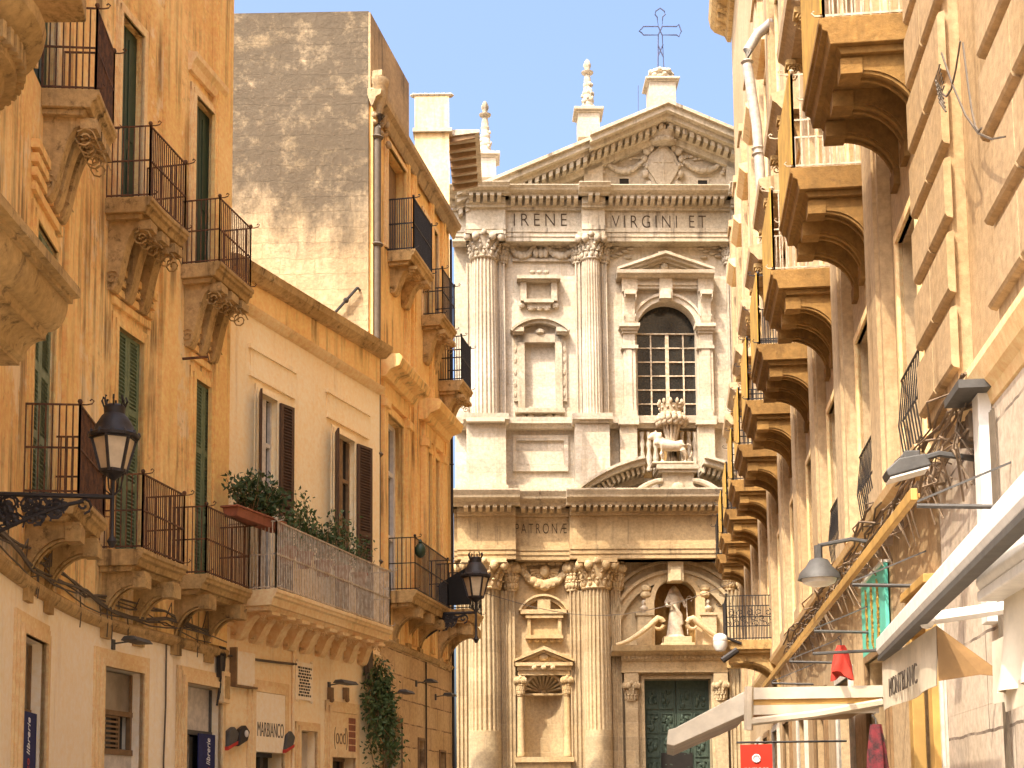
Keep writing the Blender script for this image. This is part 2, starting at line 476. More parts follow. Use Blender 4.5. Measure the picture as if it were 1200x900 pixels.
LW = Wall([(-4.15, 6.5), (-4.35, 9.0), (-4.60, 11.0), (-4.85, 12.6), (-5.15, 14.3), (-5.45, 16.9), (-5.52, 19.4), (-5.15, 21.4), (-4.65, 23.7)], 1, True)
MW = Wall([(-4.60, 23.75), (-2.65, 29.2)], 1)
TW = Wall([(-2.85, 29.2), (-1.50, 36.2)], 1)
RW = Wall([(2.43 + .104 * 5.5, 5.5), (2.43 + .104 * 43, 43.)], -1)

# ------------------------------------------------------------------ ground
g = MB(); g.raw([(-400, -200, 0), (400, -200, 0), (400, 900, 0), (-400, 900, 0)], [(0, 1, 2, 3)])
tag(g.build('ground', 'roof'), None, None, kind='structure')
g = MB()
g.raw([(-4.6, -6, .004), (3.1, -6, .004), (6.9, 43, .004), (14, 44, .004), (14, 47, .004), (-8, 47, .004), (-2, 37, .004), (-4.7, 24, .004)], [tuple(range(8))])
tag(g.build('street', 'street'), None, None, kind='structure')

# ------------------------------------------------------------------ shared pieces
def moulding(d0, z, steps):
    """closed (b, c) profile from stacked (depth, height) steps"""
    pr = [(d0, z)]
    for d, h in steps:
        pr += [(d, z), (d, z + h)]; z += h
    return pr + [(d0, z)]
def railing(m, path, z0, z1, sp=.11, r=.008, rails=(0., .5, 1.), knobs=True, scroll=False):
    """bars along a plan path of (a, b)"""
    for k in rails:
        z = z0 + (z1 - z0) * k
        m.tube([(a, b, z) for a, b in path], r * 1.5, 4)
    for (a0, b0), (a1, b1) in zip(path, path[1:]):
        L = math.hypot(a1 - a0, b1 - b0); n = max(1, round(L / sp))
        for i in range(n + 1):
            t = i / n; a, b = a0 + (a1 - a0) * t, b0 + (b1 - b0) * t
            m.tube([(a, b, z0 - .02), (a, b, z1)], r * (1.6 if i in (0, n) else 1), 4)
    if knobs:
        for a, b in path[1:-1]:
            m.blob((a, b, z1 + .035), .032, 6, 4)
            m.tube([(a, b, z1), (a, b + .07, z1), (a, b + .13, z1 + .012), (a, b + .15, z1 + .045), (a, b + .125, z1 + .065), (a, b + .105, z1 + .045)], r * .9, 4)
            m.tube([(a, b, z0), (a, b + .08, z0), (a, b + .11, z0 + .03), (a, b + .085, z0 + .05)], r * .9, 4)
def console(m, a0, a1, dep, h, z, b0=0., style=0):
    """carved bracket under a slab: block end and a swept belly back to the wall"""
    if style == 0:      # quarter arch with roll mouldings
        pr = [(b0, z), (b0 + dep, z), (b0 + dep, z - .2 * h), (b0 + dep * .80, z - .2 * h)]
        for i in range(0, 11):
            t = math.pi / 2 * i / 10
            pr.append((b0 + dep * .74 * (1 - math.sin(t)), z - .22 * h - (h * .78) * (1 - math.cos(t))))
        m.prism_a(pr, a0, a1)
        e = (a1 - a0)
        for k in (.12, .78):
            pts = []
            for i in range(0, 9):
                t = math.pi / 2 * i / 8
                pts.append((a0 + e * (k + .05), b0 + dep * .76 * (1 - math.sin(t)) + .012, z - .235 * h - (h * .75) * (1 - math.cos(t))))
            m.tube(pts, .022, 5)
        m.box(a0 - .02, a1 + .02, b0 + dep * .74, b0 + dep * 1.03, z - .27 * h, z - .05 * h)
        m.box(a0 - .025, a1 + .025, b0, b0 + .06, z - 1.08 * h, z - .84 * h)
    else:               # S-scroll
        pr = [(b0, z), (b0 + dep, z), (b0 + dep, z - .12 * h)]
        for i in range(0, 13):
            t = i / 12
            pr.append((b0 + dep * (.93 - .93 * t) * (1 - .22 * math.sin(math.pi * t)) , z - h * (.16 + .84 * t ** 1.1 - .20 * math.sin(2 * math.pi * t))))
        m.prism_a(pr, a0, a1)
        for aa in (a0 - .012, a1 + .012):
            m.tube([(aa, b0 + dep * .80 + .09 * h * k * math.cos(th), z - .27 * h + .09 * h * k * math.sin(th)) for k, th in [(1.6 - i * .1, i * .8) for i in range(14)]], .012, 4)
            m.tube([(aa, b0 + .10 * dep + .08 * h * k * math.cos(th), z - .84 * h + .08 * h * k * math.sin(th)) for k, th in [(1.5 - i * .1, i * .8) for i in range(13)]], .012, 4)
        m.box(a0 - .03, a1 + .03, b0 + dep * .72, b0 + dep * 1.04, z - .15 * h, z - .03 * h)
def louvre(tf, name, parent, mat, w, h, n, th=.035, z0=0., panels=2, flip=1):
    """one shutter leaf hinged at local origin: a across, b thickness, c up"""
    m = MB(tf); fr = .07 if w > .35 else .05
    m.box(0, fr, 0, th, z0, z0 + h); m.box(w - fr, w, 0, th, z0, z0 + h)
    cuts = [0] + [h * (i + 1) / panels for i in range(panels)]
    for i, c in enumerate(cuts):
        c0 = max(0, c - .05); c1 = min(h, c + .05)
        m.box(fr, w - fr, 0, th, z0 + c0, z0 + c1)
    m.box(fr, w - fr, .002, .006, z0, z0 + h)
    k = int(h / n)
    for i in range(k):
        c = z0 + (i + .5) * h / k
        m.add([(fr, .006, c + n * .42), (w - fr, .006, c + n * .42), (w - fr, th * 1.0, c - n * .30), (fr, th * 1.0, c - n * .30),
               (fr, .006, c + n * .28), (w - fr, .006, c + n * .28), (w - fr, th * .9, c - n * .42), (fr, th * .9, c - n * .42)],
              [(0, 1, 2, 3), (4, 5, 6, 7), (0, 1, 5, 4), (1, 2, 6, 5), (2, 3, 7, 6), (3, 0, 4, 7)])
    return m.build(name, mat, parent)
def surround(m, s0, s1, z0, z1, w=.13, d=.06, sill=False, d2=None):
    """moulded frame round an opening on three sides"""
    d2 = d2 or d * .55
    for k, (wa, dd) in enumerate(((w, d2), (w * .55, d))):
        wi = w * .0
        m.box(s0 - wa, s0 - wi, 0.001, dd, z0, z1 + wa); m.box(s1 + wi, s1 + wa, 0.001, dd, z0, z1 + wa)
        m.box(s0 - wa, s1 + wa, 0.001, dd + .002, z1, z1 + wa + .002)
    if sill: m.box(s0 - w * 1.2, s1 + w * 1.2, 0.001, d * 1.6, z0 - .1, z0)
def skirt(pts, amp, n):
    return pts
# ------------------------------------------------------------------ the church
_O = (0.0, 44.6); _PS = .028
CW = Wall([(_O[0] - 3.2 * math.cos(_PS), _O[1] - 3.2 * math.sin(_PS)), (_O[0] + 13.4 * math.cos(_PS), _O[1] + 13.4 * math.sin(_PS))], 1)
def cs(x, y, b=0.): return CW.at(x, y, b)[0]
def cz(y, b=0., x=700): return CW.at(x, y, b)[1]
AX = cs(782, 400, 0)                                         # axis of symmetry
def pb(m, x0, x1, y0, y1, b0, b1, mir=False):
    ym = (y0 + y1) / 2; xm = (x0 + x1) / 2
    a0, a1, c0, c1 = cs(x0, ym, b1), cs(x1, ym, b1), cz(y1, b1, xm), cz(y0, b1, xm)
    m.box(a0, a1, b0, b1, c0, c1)
    if mir: m.box(2 * AX - a1, 2 * AX - a0, b0, b1, c0, c1)
def pp(m, pts, b0, b1):
    m.prism_b([CW.at(x, y, b1) for x, y in pts], b0, b1)
def garland(m, s0, s1, z, sag, b, r, n):
    pts = []
    for i in range(n + 1):
        t = i / n; zz = z - sag * (1 - (2 * t - 1) ** 2)
        p = (s0 + (s1 - s0) * t, b, zz); pts.append(p)
        k = .75 + .5 * math.sin(math.pi * t)
        m.blob((p[0], b + random.uniform(-.01, .03), zz + random.uniform(-.02, .02)), (r * k * 1.1, r * k, r * k * 1.05), 7, 4)
        if i % 2: m.blob((p[0], b + r * .5, zz - r * .6), r * .6 * k, 6, 4)
    m.tube(pts, r * .8, 6)
def capital(m, a, b, r, c0, c1, wide=1.45, half=False):
    h = c1 - c0
    m.lathe(a, b, [(r * 1.06, c0), (r * 1.12, c0 + .04 * h), (r * .98, c0 + .1 * h), (r * 1.02, c0 + .45 * h), (r * 1.28, c0 + .86 * h)], 16)
    for row, (z, rr, sz, n) in enumerate(((.20, 1.05, .15, 12), (.44, 1.12, .15, 12), (.63, 1.17, .11, 10))):
        for i in range(n):
            t = 2 * math.pi * (i + .5 * row) / n
            if math.sin(t) < -.35: continue
            ca, sa = math.cos(t), math.sin(t)
            m.blob((a + r * rr * ca, b + r * rr * sa, c0 + z * h), (h * sz * .5, h * sz * .5, h * sz), 6, 4)
            m.blob((a + r * (rr + .14) * ca, b + r * (rr + .14) * sa, c0 + (z + .11) * h), (h * sz * .42, h * sz * .42, h * sz * .32), 6, 4)
    for sx in (-1, 1):
        for (aa, bb) in ((sx * wide * r, wide * r * .9), (sx * wide * r * .5, wide * r * 1.05)):
            m.blob((a + aa * .9, b + bb * .85, c0 + .78 * h), (h * .16, h * .14, h * .17), 7, 5)
    m.prism_c([(a - wide * r, b + wide * r), (a - wide * r * .5, b + wide * r * .9), (a + wide * r * .5, b + wide * r * .9), (a + wide * r, b + wide * r), (a + wide * r, b - wide * r * .7), (a - wide * r, b - wide * r * .7)], c0 + .86 * h, c1)
    m.blob((a, b + wide * r * .95, c0 + .92 * h), (h * .12, h * .1, h * .12), 7, 5)
def flutepil(m, a0, a1, b0, b1, c0, c1, n, dep=.055):
    """pilaster with n sunk flutes on its face"""
    pl = [(a0, b0), (a0, b1)]; w = (a1 - a0) / (n * 1.0 + .3); e = w * .3
    for i in range(n):
        x = a0 + e + i * w
        pl += [(x, b1), (x + w * .12, b1 - dep), (x + w * .56, b1 - dep), (x + w * .68, b1)]
    pl += [(a1, b1), (a1, b0)]
    m.prism_c(pl, c0, c1)
def spandrel(m, sc, zs, r, ztop, b0, b1, half=None):
    half = half or r
    for sg in (-1, 1):
        arc = [(sc + sg * r * math.sin(math.pi / 2 * i / 10), zs + r * math.cos(math.pi / 2 * i / 10)) for i in range(11)]
        m.prism_b([(sc, ztop)] + arc + [(sc + sg * half, zs), (sc + sg * half, ztop)], b0, b1)

church = root('church', (CW.P(AX, 0, 0)), 'pale limestone baroque church front with gable and iron cross closing the street', 'church')
s_l, s_r = cs(533, 450), 2 * AX - cs(533, 450)
zc1, zc2 = cz(590, .5), cz(235, .5)
# openings
wx0, wx1, wys, wyb = cs(747, 430), cs(817, 430), cz(388), cz(487)
wr = (wx1 - wx0) / 2; wc = (wx0 + wx1) / 2
nx0, nx1, nzt, nzb = cs(615, 440), cs(651, 440), cz(401), cz(476)
sx0, sx1 = cs(615, 830), cs(660, 830); src = (sx1 - sx0) / 2; sc_ = (sx0 + sx1) / 2
szs, szb = cz(812), cz(888)
px0, px1 = cs(767, 715), cs(816, 715); pr_ = (px1 - px0) / 2; pc = (px0 + px1) / 2
pzs, pzb = cz(704), cz(757)
dx0, dx1, dzt = cs(755, 850), cs(833, 850), cz(797)
holes = [(wx0, wx1, wyb, wys + wr), (nx0, nx1, nzb, nzt), (sx0, sx1, szb, szs + src), (px0, px1, pzb, pzs + pr_), (dx0, dx1, 0., dzt)]
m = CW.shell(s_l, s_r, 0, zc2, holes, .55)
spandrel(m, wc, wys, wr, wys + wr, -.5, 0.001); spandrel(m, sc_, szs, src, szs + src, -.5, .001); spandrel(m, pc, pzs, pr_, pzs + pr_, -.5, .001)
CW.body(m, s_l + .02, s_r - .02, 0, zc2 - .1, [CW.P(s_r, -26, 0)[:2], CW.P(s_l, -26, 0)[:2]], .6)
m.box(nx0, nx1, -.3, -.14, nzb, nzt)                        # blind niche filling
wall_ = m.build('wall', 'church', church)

# columns and pilasters of both storeys
def order(xc, y0, y1, ycap0, wcol, pil, ped, mats=('church', 'carve')):
    """xc column centre in pixels at mid height; pil = pixel range of the pilaster behind"""
    for mir in (0, 1):
        ym = (y0 + y1) / 2
        a = cs(xc, ym, .5); r = wcol / 2
        p0, p1 = cs(pil[0], ym, .2), cs(pil[1], ym, .2)
        if mir: a = 2 * AX - a; p0, p1 = 2 * AX - p1, 2 * AX - p0
        zt, zb, zk = cz(y0, .6), cz(y1, .6), cz(ycap0, .6)
        m = MB(CW.P)
        H = zt - zb
        lower = ped is not None
        if lower:
            z3 = zb + H * .33
            m.lathe(a, .36, [(r, zb), (r * 1.0, z3)], 32)
            m.lathe(a, .36, [(r * .995, z3), (r * .97, z3 + .04), (r * .97, z3 + H * .3), (r * .90, zt - .02), (r * .94, zt)], 20, 20, .12)
        else:
            m.lathe(a, .36, [(r, zb), (r, zb + H * .33), (r * .90, zt - .02), (r * .94, zt)], 20, 20, .12)
        m.lathe(a, .36, [(r * 1.30, zb - .17), (r * 1.34, zb - .12), (r * 1.30, zb - .07), (r * 1.12, zb - .05), (r * 1.2, zb - .015), (r * 1.04, zb + .03)], 32)
        m.box(a - r * 1.4, a + r * 1.4, 0, .36 + r * 1.4, zb - .26, zb - .17)
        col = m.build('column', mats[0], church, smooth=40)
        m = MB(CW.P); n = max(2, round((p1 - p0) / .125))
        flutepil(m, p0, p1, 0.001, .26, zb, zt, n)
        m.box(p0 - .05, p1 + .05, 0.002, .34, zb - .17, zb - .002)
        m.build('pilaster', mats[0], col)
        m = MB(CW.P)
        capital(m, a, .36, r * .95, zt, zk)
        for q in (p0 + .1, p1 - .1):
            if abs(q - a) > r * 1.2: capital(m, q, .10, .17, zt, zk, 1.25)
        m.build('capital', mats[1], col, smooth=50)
        if lower:
            m = MB(CW.P)
            m.box(p0 - .12, p1 + .12, .002, .36 + r * 1.3, 0, zb - .36)
            m.prism_a(moulding(0.004, zb - .36, [(.36 + r * 1.45, .04), (.36 + r * 1.55, .06)]), p0 - .2, p1 + .2)
            m.prism_a([(0.004, 0), (.42 + r * 1.5, 0), (.42 + r * 1.5, .25), (.36 + r * 1.35, .34), (0.004, .34)], p0 - .2, p1 + .2)
            m.build('pedestal', mats[0], col)
order(568, 303, 487, 274, .84, (547, 592), None)
order(694, 303, 487, 274, .62, (675, 712), None)
order(568, 690, 938, 656, .98, (536, 604), 1)
order(701, 690, 938, 656, .86, (669, 729), 1)

# entablatures
def entab(yc0, yc1, yd1, yf1, ya1, brk, text, b=.5, over=1.28):
    m = MB(CW.P); fz = MB(CW.P)
    z = [cz(v, b, 700) for v in (yc0, yc1, yd1, yf1, ya1)]
    for (s0, s1, e) in [(s_l - .05, s_r + .05, 0)] + brk:
        bb = b + e
        k = .02 if e else .0
        fz.box(s0, s1, 0, bb, z[3], z[2])
        for i in range(3):
            h = (z[3] - z[4]) / 3
            fz.box(s0, s1, 0, bb + .02 + .03 * i, z[4] + i * h + .001, z[4] + (i + 1) * h)
        hd = z[1] - z[2]
        m.box(s0, s1, 0, bb + .12 + k, z[2] + .001, z[2] + hd * .30)
        m.box(s0, s1, 0, bb + .18 + k, z[2] + hd * .3, z[1])
        hc = z[0] - z[1]; o_ = over + e
        m.prism_a([(0, z[1] + .001), (o_ - .32, z[1] + .001), (o_ - .30, z[1] + hc * .2), (o_ - .10, z[1] + hc * .45), (o_ - .08, z[1] + hc * .6), (o_, z[1] + hc * .9), (o_, z[0]), (0, z[0] + .04)], s0 - (.5 if not e else .12), s1 + (.5 if not e else .12))
    e_at = lambda q: max([e for (s0, s1, e) in brk if s0 - .03 < q < s1 + .03] or [0])
    hd = z[1] - z[2]; dn = .215; n = int((s_r - s_l) / dn)
    for i in range(n):
        q = s_l + (i + .5) * dn; e = e_at(q)
        if e_at(q - .09) != e_at(q + .09): continue
        m.prism_a([(b + e + .1, z[2] + hd * .34), (b + e + .36, z[2] + hd * .42), (b + e + .52, z[2] + hd * .70), (b + e + .52, z[1] - .005), (b + e + .1, z[1] - .005)], q - .062, q + .062)
    o = fz.build('entablature', 'weather', church)
    m.build('cornice', 'weather', o)
    for t_ in text:
        x0, x1, y0, y1, s_, e = t_
        mt = MB(CW.P)
        a0, a1 = cs(x0, y0, b), cs(x1, y0, b)
        mt.text(s_, (a0 + a1) / 2, b + e + .004, (cz(y0, b) + cz(y1, b)) / 2, abs(cz(y0, b) - cz(y1, b)), width=a1 - a0, depth=.03, spacing=1.45, thin=-.016)
        mt.build('lettering', 'cuttext', o)
    return o
def brk_at(x0, x1, y, e):
    a, b_ = cs(x0, y, .5), cs(x1, y, .5)
    return [(a, b_, e), (2 * AX - b_, 2 * AX - a, e)]
entab(228, 237, 248, 268, 283, brk_at(546, 592, 250, .22) + brk_at(681, 708, 250, .22),
      [(602, 664, 250, 265, 'IRENE', 0), (717, 827, 252, 267, 'VIRGINI ET', 0)])
entab(580, 597, 606, 640, 656, brk_at(536, 604, 620, .22) + [(cs(667, 620, .5), 2 * AX - cs(667, 620, .5), .22)],
      [(604, 664, 613, 625, 'PATRONÆ', 0)])

# pedestal band between the storeys
m = MB(CW.P)
def band(m, x0, x1, y0, y1, b, mir=True): pb(m, x0, x1, y0, y1, 0.0, b, mir)
zb0, zb1 = cz(497, .3), cz(490, .3)
m.prism_a([(0, zb0 - .12), (.28, zb0 - .12), (.34, zb0), (.44, zb0), (.46, zb1), (0, zb1)], s_l - .05, s_r + .05)
for (x0, x1) in ((545, 594), (672, 715)):
    a0, a1 = cs(x0, 494, .5), cs(x1, 494, .5)
    for q0, q1 in ((a0, a1), (2 * AX - a1, 2 * AX - a0)):
        m.prism_a([(0, zb0 - .1), (.66, zb0 - .1), (.78, zb0 + .005), (.90, zb0 + .005), (.92, zb1 + .004), (0, zb1 + .004)], q0 - .05, q1 + .05)
        m.box(q0 + .04, q1 - .04, 0, .70, cz(582, .5), zb0 - .1)
        m.box(q0 - .02, q1 + .02, 0, .78, cz(584, .5), cz(570, .5))
for (x0, x1) in ((727, 747), (818, 838)):
    pb(m, x0, x1, 497, 560, 0, .42); pb(m, x0 - 2, x1 + 2, 487, 497, 0, .56)
m.box(s_l, s_r, 0, .22, cz(584, .3), cz(567, .3))
for q in (0, 1):
    pb(m, 601, 666, 510, 516, 0, .10); pb(m, 601, 666, 546, 552, 0, .10); pb(m, 601, 606, 516, 546, 0, .101); pb(m, 661, 666, 516, 546, 0, .101)
    break
m.box(s_l, s_r, 0, 1.0, cz(588, .5), cz(583, .5))
m.build('pedestal_band', 'church', church)
# pierced gallery behind the wheat sheaf
m = MB(CW.P); pb(m, 748, 820, 505, 560, -.01, .03); brc = m.build('balustrade', 'soffit', church)
for x in (753, 761, 769, 800, 808, 815):
    a = cs(x, 530, .3); z0, z1 = cz(552, .3), cz(506, .3); h = z1 - z0
    m = MB(CW.P)
    m.lathe(a, .22, [(.07, z0), (.09, z0 + .05 * h), (.05, z0 + .15 * h), (.10, z0 + .35 * h), (.05, z0 + .55 * h), (.09, z0 + .7 * h), (.05, z0 + .85 * h), (.08, z1)], 8)
    m.build('baluster', 'carve', brc, smooth=40)

# gable
m = MB(CW.P)
ap, zg = cz(128, .8, 776), cz(231, .5)
gl = cs(545, 226, .8); gr = 2 * AX - gl
sl = (ap - zg) / (AX - gl)
m.prism_b([(gl + .3, zg), (gr - .3, zg), (AX, ap - .15)], -1.2, .02)
for x0, x1 in ((684, 706),):
    a0, a1 = cs(x0, 200, .2), cs(x1, 200, .2)
    for q0, q1 in ((a0, a1), (2 * AX - a1, 2 * AX - a0)):
        m.prism_b([(q0, zg), (q1, zg), (q1, zg + sl * (q1 - gl) - .6 if q1 < AX else zg + sl * (gr - q1) - .6), (q0, zg + sl * (q0 - gl) - .6 if q0 < AX else zg + sl * (gr - q0) - .6)], 0, .28)
gab = m.build('gable', 'church', church)
m = MB(CW.P)
def rake(s0, s1, lift, over):
    """one sloping run of the gable cornice from s0 to s1 on the left slope, mirrored"""
    for mir in (0, 1):
        f = (lambda q: 2 * AX - q) if mir else (lambda q: q)
        zz = lambda q: zg + sl * (q - gl) + lift
        for (t0, t1, bb) in ((-.80, -.60, .28), (-.60, -.42, .40), (-.42, -.28, over - .35), (-.28, -.10, over - .12), (-.10, .0, over)):
            m.prism_b([(f(s0), zz(s0) + t0), (f(s1), zz(s1) + t0), (f(s1), zz(s1) + t1), (f(s0), zz(s0) + t1)], 0, bb)
        n = int((s1 - s0) / .215)
        for i in range(n):
            q = s0 + (i + .5) * .215
            m.prism_b([(f(q - .06), zz(q - .06) - .60), (f(q + .06), zz(q + .06) - .60), (f(q + .06), zz(q + .06) - .44), (f(q - .06), zz(q - .06) - .44)], .4, .78)
kq = cs(690, 150, .8)
rake(gl - .25, kq, .0, 1.12); rake(kq, AX, .06, 1.34)
m.build('gable_cornice', 'weather', gab)
# two small square vents
for x0, x1, y0, y1 in ((726, 737, 209, 221), (818, 829, 211, 223)):
    m = MB(CW.P); pb(m, x0, x1, y0, y1, .021, .04); v = m.build('vent_window', 'dark', gab)
    m = MB(CW.P); pb(m, x0 - 2, x1 + 2, y0 - 2, y0, .02, .07); pb(m, x0 - 2, x0, y0, y1, .02, .07); pb(m, x1, x1 + 2, y0, y1, .02, .07); pb(m, x0 - 2, x1 + 2, y1, y1 + 2, .02, .08)
    m.build('frame', 'church', v)
# coat of arms with crown and garlands
m = MB(CW.P)
ca, b0 = cs(777, 195, .2), .1
zt_, zb_ = cz(172, .2), cz(228, .2); hh = zt_ - zb_
for k, (w, h, bb) in enumerate(((.55, 1., .16), (.43, .82, .24))):
    pts = []
    for i in range(28):
        t = 2 * math.pi * i / 28
        rr = 1 + .07 * math.cos(4 * t + .5) + .04 * math.cos(8 * t)
        pts.append((ca + w * rr * math.cos(t) * (1 if math.sin(t) > -.2 else (1 + .35 * math.sin(t))), zb_ + hh * .52 + hh * .5 * h * rr * math.sin(t)))
    m.prism_b(pts, 0, bb)
for sg in (-1, 1):
    for (u, v, r) in ((.50, .92, .13), (.58, .75, .10), (.56, .45, .12), (.44, .22, .12), (.30, .08, .11), (.50, .6, .09), (.36, .98, .10)):
        m.blob((ca + sg * u, .14, zb_ + hh * v), (r, .12, r * 1.15), 8, 5)
        m.tube([(ca + sg * (u + .1 * k * math.cos(th)), .2, zb_ + hh * v + .1 * k * math.sin(th)) for k, th in [(1.2 - i * .11, i * .75) for i in range(9)]], .025, 5)
    m.blob((ca + sg * .15, .2, zb_ + hh * .7), (.06, .06, .3), 6, 4)
m.box(ca - .03, ca + .03, .2, .27, zb_ + hh * .2, zb_ + hh * .88); m.box(ca - .3, ca + .3, .2, .265, zb_ + hh * .66, zb_ + hh * .70)
for x in (741, 804, 752, 812):
    pass
for x in (757, 797, 748, 806): m.blob((cs(x, 222, .2), .12, cz(224, .2)), (.16, .12, .13), 8, 5)
arms = m.build('coat_of_arms', 'carve', church, smooth=45)
m = MB(CW.P)
zc = cz(168, .3)
m.lathe(ca, .26, [(.36, zc - .02), (.40, zc + .02), (.40, zc + .10), (.37, zc + .12), (.44, zc + .3), (.42, zc + .3), (.36, zc + .12)], 20)
for i in range(11):
    t = math.pi * i / 10; m.blob((ca + .45 * math.cos(t), .26 + .42 * math.sin(t), zc + .36), (.055, .055, .10), 6, 4)
for i in range(9):
    t = math.pi * i / 8; m.blob((ca + .40 * math.cos(t), .26 + .40 * math.sin(t), zc + .06), .045, 6, 4)
m.build('crown', 'carve', arms, smooth=45)
for sg in (-1, 1):
    m = MB(CW.P)
    e0, e1 = ca + sg * .6, (cs(708, 187, .2) if sg < 0 else 2 * AX - cs(708, 187, .2))
    garland(m, e0, e1, cz(186, .2), .36, .12, .085, 18)
    for i in range(10):
        t = i / 9; m.blob((e0 + (e1 - e0) * t, .06, cz(185, .2) + random.uniform(-.02, .12)), (.09, .05, .05), 6, 4)
    for k in range(5): m.blob((e1 + random.uniform(-.08, .08), .10, cz(186, .2) + .12 - k * .13), (.09, .07, .08), 6, 4)
    m.build('garland', 'carve', church, smooth=45)
# pinnacles and gable top
def pinnacle(x, yb, yp, yt, w):
    m = MB(CW.P)
    a = cs(x, yb, .0); z0, z1, z2 = cz(yb + 12, 0, x), cz(yp, 0, x), cz(yt, 0, x); b = -.25
    m.box(a - w, a + w, b - w, b + w, z0, z1 - .12)
    m.prism_c([(a - w * 1.15, b - w * 1.15), (a + w * 1.15, b - w * 1.15), (a + w * 1.15, b + w * 1.15), (a - w * 1.15, b + w * 1.15)], z1 - .12, z1 - .06)
    m.prism_c([(a - w * 1.38, b - w * 1.38), (a + w * 1.38, b - w * 1.38), (a + w * 1.38, b + w * 1.38), (a - w * 1.38, b + w * 1.38)], z1 - .06, z1 + .03)
    o = m.build('pinnacle', 'church', church, bevel=.01)
    h = z2 - z1; m = MB(CW.P)
    pr = [(.20, 0)]
    for i in range(4):
        z = .05 + i * .15; r = .21 - i * .028
        pr += [(r * .95, z - .03), (r * 1.12, z), (r * 1.1, z + .03), (r * .86, z + .06), (r * .92, z + .10)]
    pr += [(.10, .66), (.085, .70), (.19, .735), (.20, .755), (.09, .775), (.07, .80), (.12, .86), (.125, .90), (.07, .97), (.02, 1.0)]
    m.lathe(a, b, [(r * w / .34, z1 + .03 + t * (h - .03)) for r, t in pr], 12)
    for i in range(14):
        t = random.uniform(.05, .62); th = random.uniform(0, 6.28); r = (.22 - .15 * t) * w / .34
        m.blob((a + r * math.cos(th), b + r * math.sin(th), z1 + t * h), (.05, .05, .07), 5, 4)
    m.build('finial', 'weather', o, smooth=50)
pinnacle(569, 197, 181, 114, .33); pinnacle(690, 150, 129, 65, .34)
m = MB(CW.P)
a = cs(775, 110, 0); z0, z1 = cz(124, 0, 775), cz(101, 0, 775); b = -.1
m.box(a - .42, a + .42, b - .42, b + .42, z0 - .3, z1)
for k, (e, h0, h1) in enumerate(((.47, 0, .05), (.54, .05, .11), (.44, .11, .17))):
    m.box(a - e, a + e, b - e, b + e, z1 + h0, z1 + h1)
o = m.build('gable_block', 'church', church, bevel=.012)
m = MB(CW.P); zt = cz(82, 0, 775); hb = zt - z1 - .17
m.lathe(a, b, [(.36, z1 + .17), (.40, z1 + .17 + hb * .2), (.33, z1 + .17 + hb * .38), (.41, z1 + .17 + hb * .6), (.38, z1 + .17 + hb * .85), (.26, zt), (.1, zt + .03)], 14)
for i in range(14):
    t = 6.28 * i / 14; m.blob((a + .36 * math.cos(t), b + .36 * math.sin(t), z1 + .17 + hb * (.3 if i % 2 else .72)), (.09, .09, hb * .2), 6, 4)
m.build('cross_base', 'weather', o, smooth=50)
m = MB(CW.P)                                                  # open-work iron cross
def cpx(x, y): q = CW.at(x, y, -.1); return (q[0], -.1, q[1])
for pts in ([(771, 80), (771.3, 41), (754, 41), (751.5, 38), (749, 36.5), (751.5, 34), (754, 31), (771.5, 31), (770, 20), (767.5, 17), (768.5, 13), (773.5, 9.5), (778.5, 13), (779.5, 17), (776.5, 20), (776, 31), (793, 31), (795.5, 28.5), (798.5, 36.5), (795.5, 43), (793, 41), (776, 41), (778, 80)],
            [(771.3, 41), (776, 31)], [(771.5, 31), (776, 41)], [(771, 66), (777, 52)], [(771, 52), (777, 66)]):
    m.tube([cpx(*p) for p in pts], .022, 5)
m.build('cross', 'blueiron', church)
m = MB(CW.P); m.tube([cpx(748, 130), cpx(748, 100)], .012, 4); m.build('lightning_rod', 'blueiron', church)

# tall window
m = MB(CW.P)
zsill = wyb
for x0, x1 in ((729, 747), (818, 836)):
    pb(m, x0 + 2, x1 - 2 if x0 < 780 else x1, 388, 487, 0, .20); pb(m, x0 + 5, x1 - 6 if x0 < 780 else x1 - 3, 400, 484, .2, .235)
    for k, (yy0, yy1, e, bb) in enumerate(((378, 382, 3, .42), (382, 386, 1, .34), (386, 390, 0, .26), (404, 408, 1, .27))): pb(m, x0 - e, x1 + e, yy0, yy1, 0, bb)
    pb(m, x0, x1, 480, 488, 0, .27)
    pb(m, x0, x1, 340, 378, 0, .18)                           # side blocks behind the consoles
    a0, a1 = cs(x0 + 3, 360, .3), cs(x1 - 3, 360, .3)
    console(m, a0, a1, .34, cz(342, .3) - cz(376, .3), cz(342, .3), .18, 1)
    pb(m, x0, x1, 318, 341, 0, .34)
m.arch(wc, wys, wr, wr + .16, -.05, .12); m.arch(wc, wys, wr + .16, wr + .24, 0, .19)
pb(m, 746, 819, 322, 338, 0, .24); pb(m, 746, 819, 331, 334, 0, .30)
pb(m, 773, 788, 322, 349, 0, .36); pb(m, 775, 786, 338, 349, 0, .44)
frame = m.build('window', 'church', church)
m = MB(CW.P)
q0, q1 = cs(723, 318, .5), cs(837, 318, .5); z0 = cz(321, .5); zt = cz(297, .5); qc = (q0 + q1) / 2
m.prism_a([(0, z0 - .08), (.42, z0 - .08), (.5, z0), (.62, z0), (.64, z0 + .1), (0, z0 + .1)], q0, q1)
m.prism_b([(q0 + .25, z0 + .1), (q1 - .25, z0 + .1), (qc, zt - .1)], 0, .2)
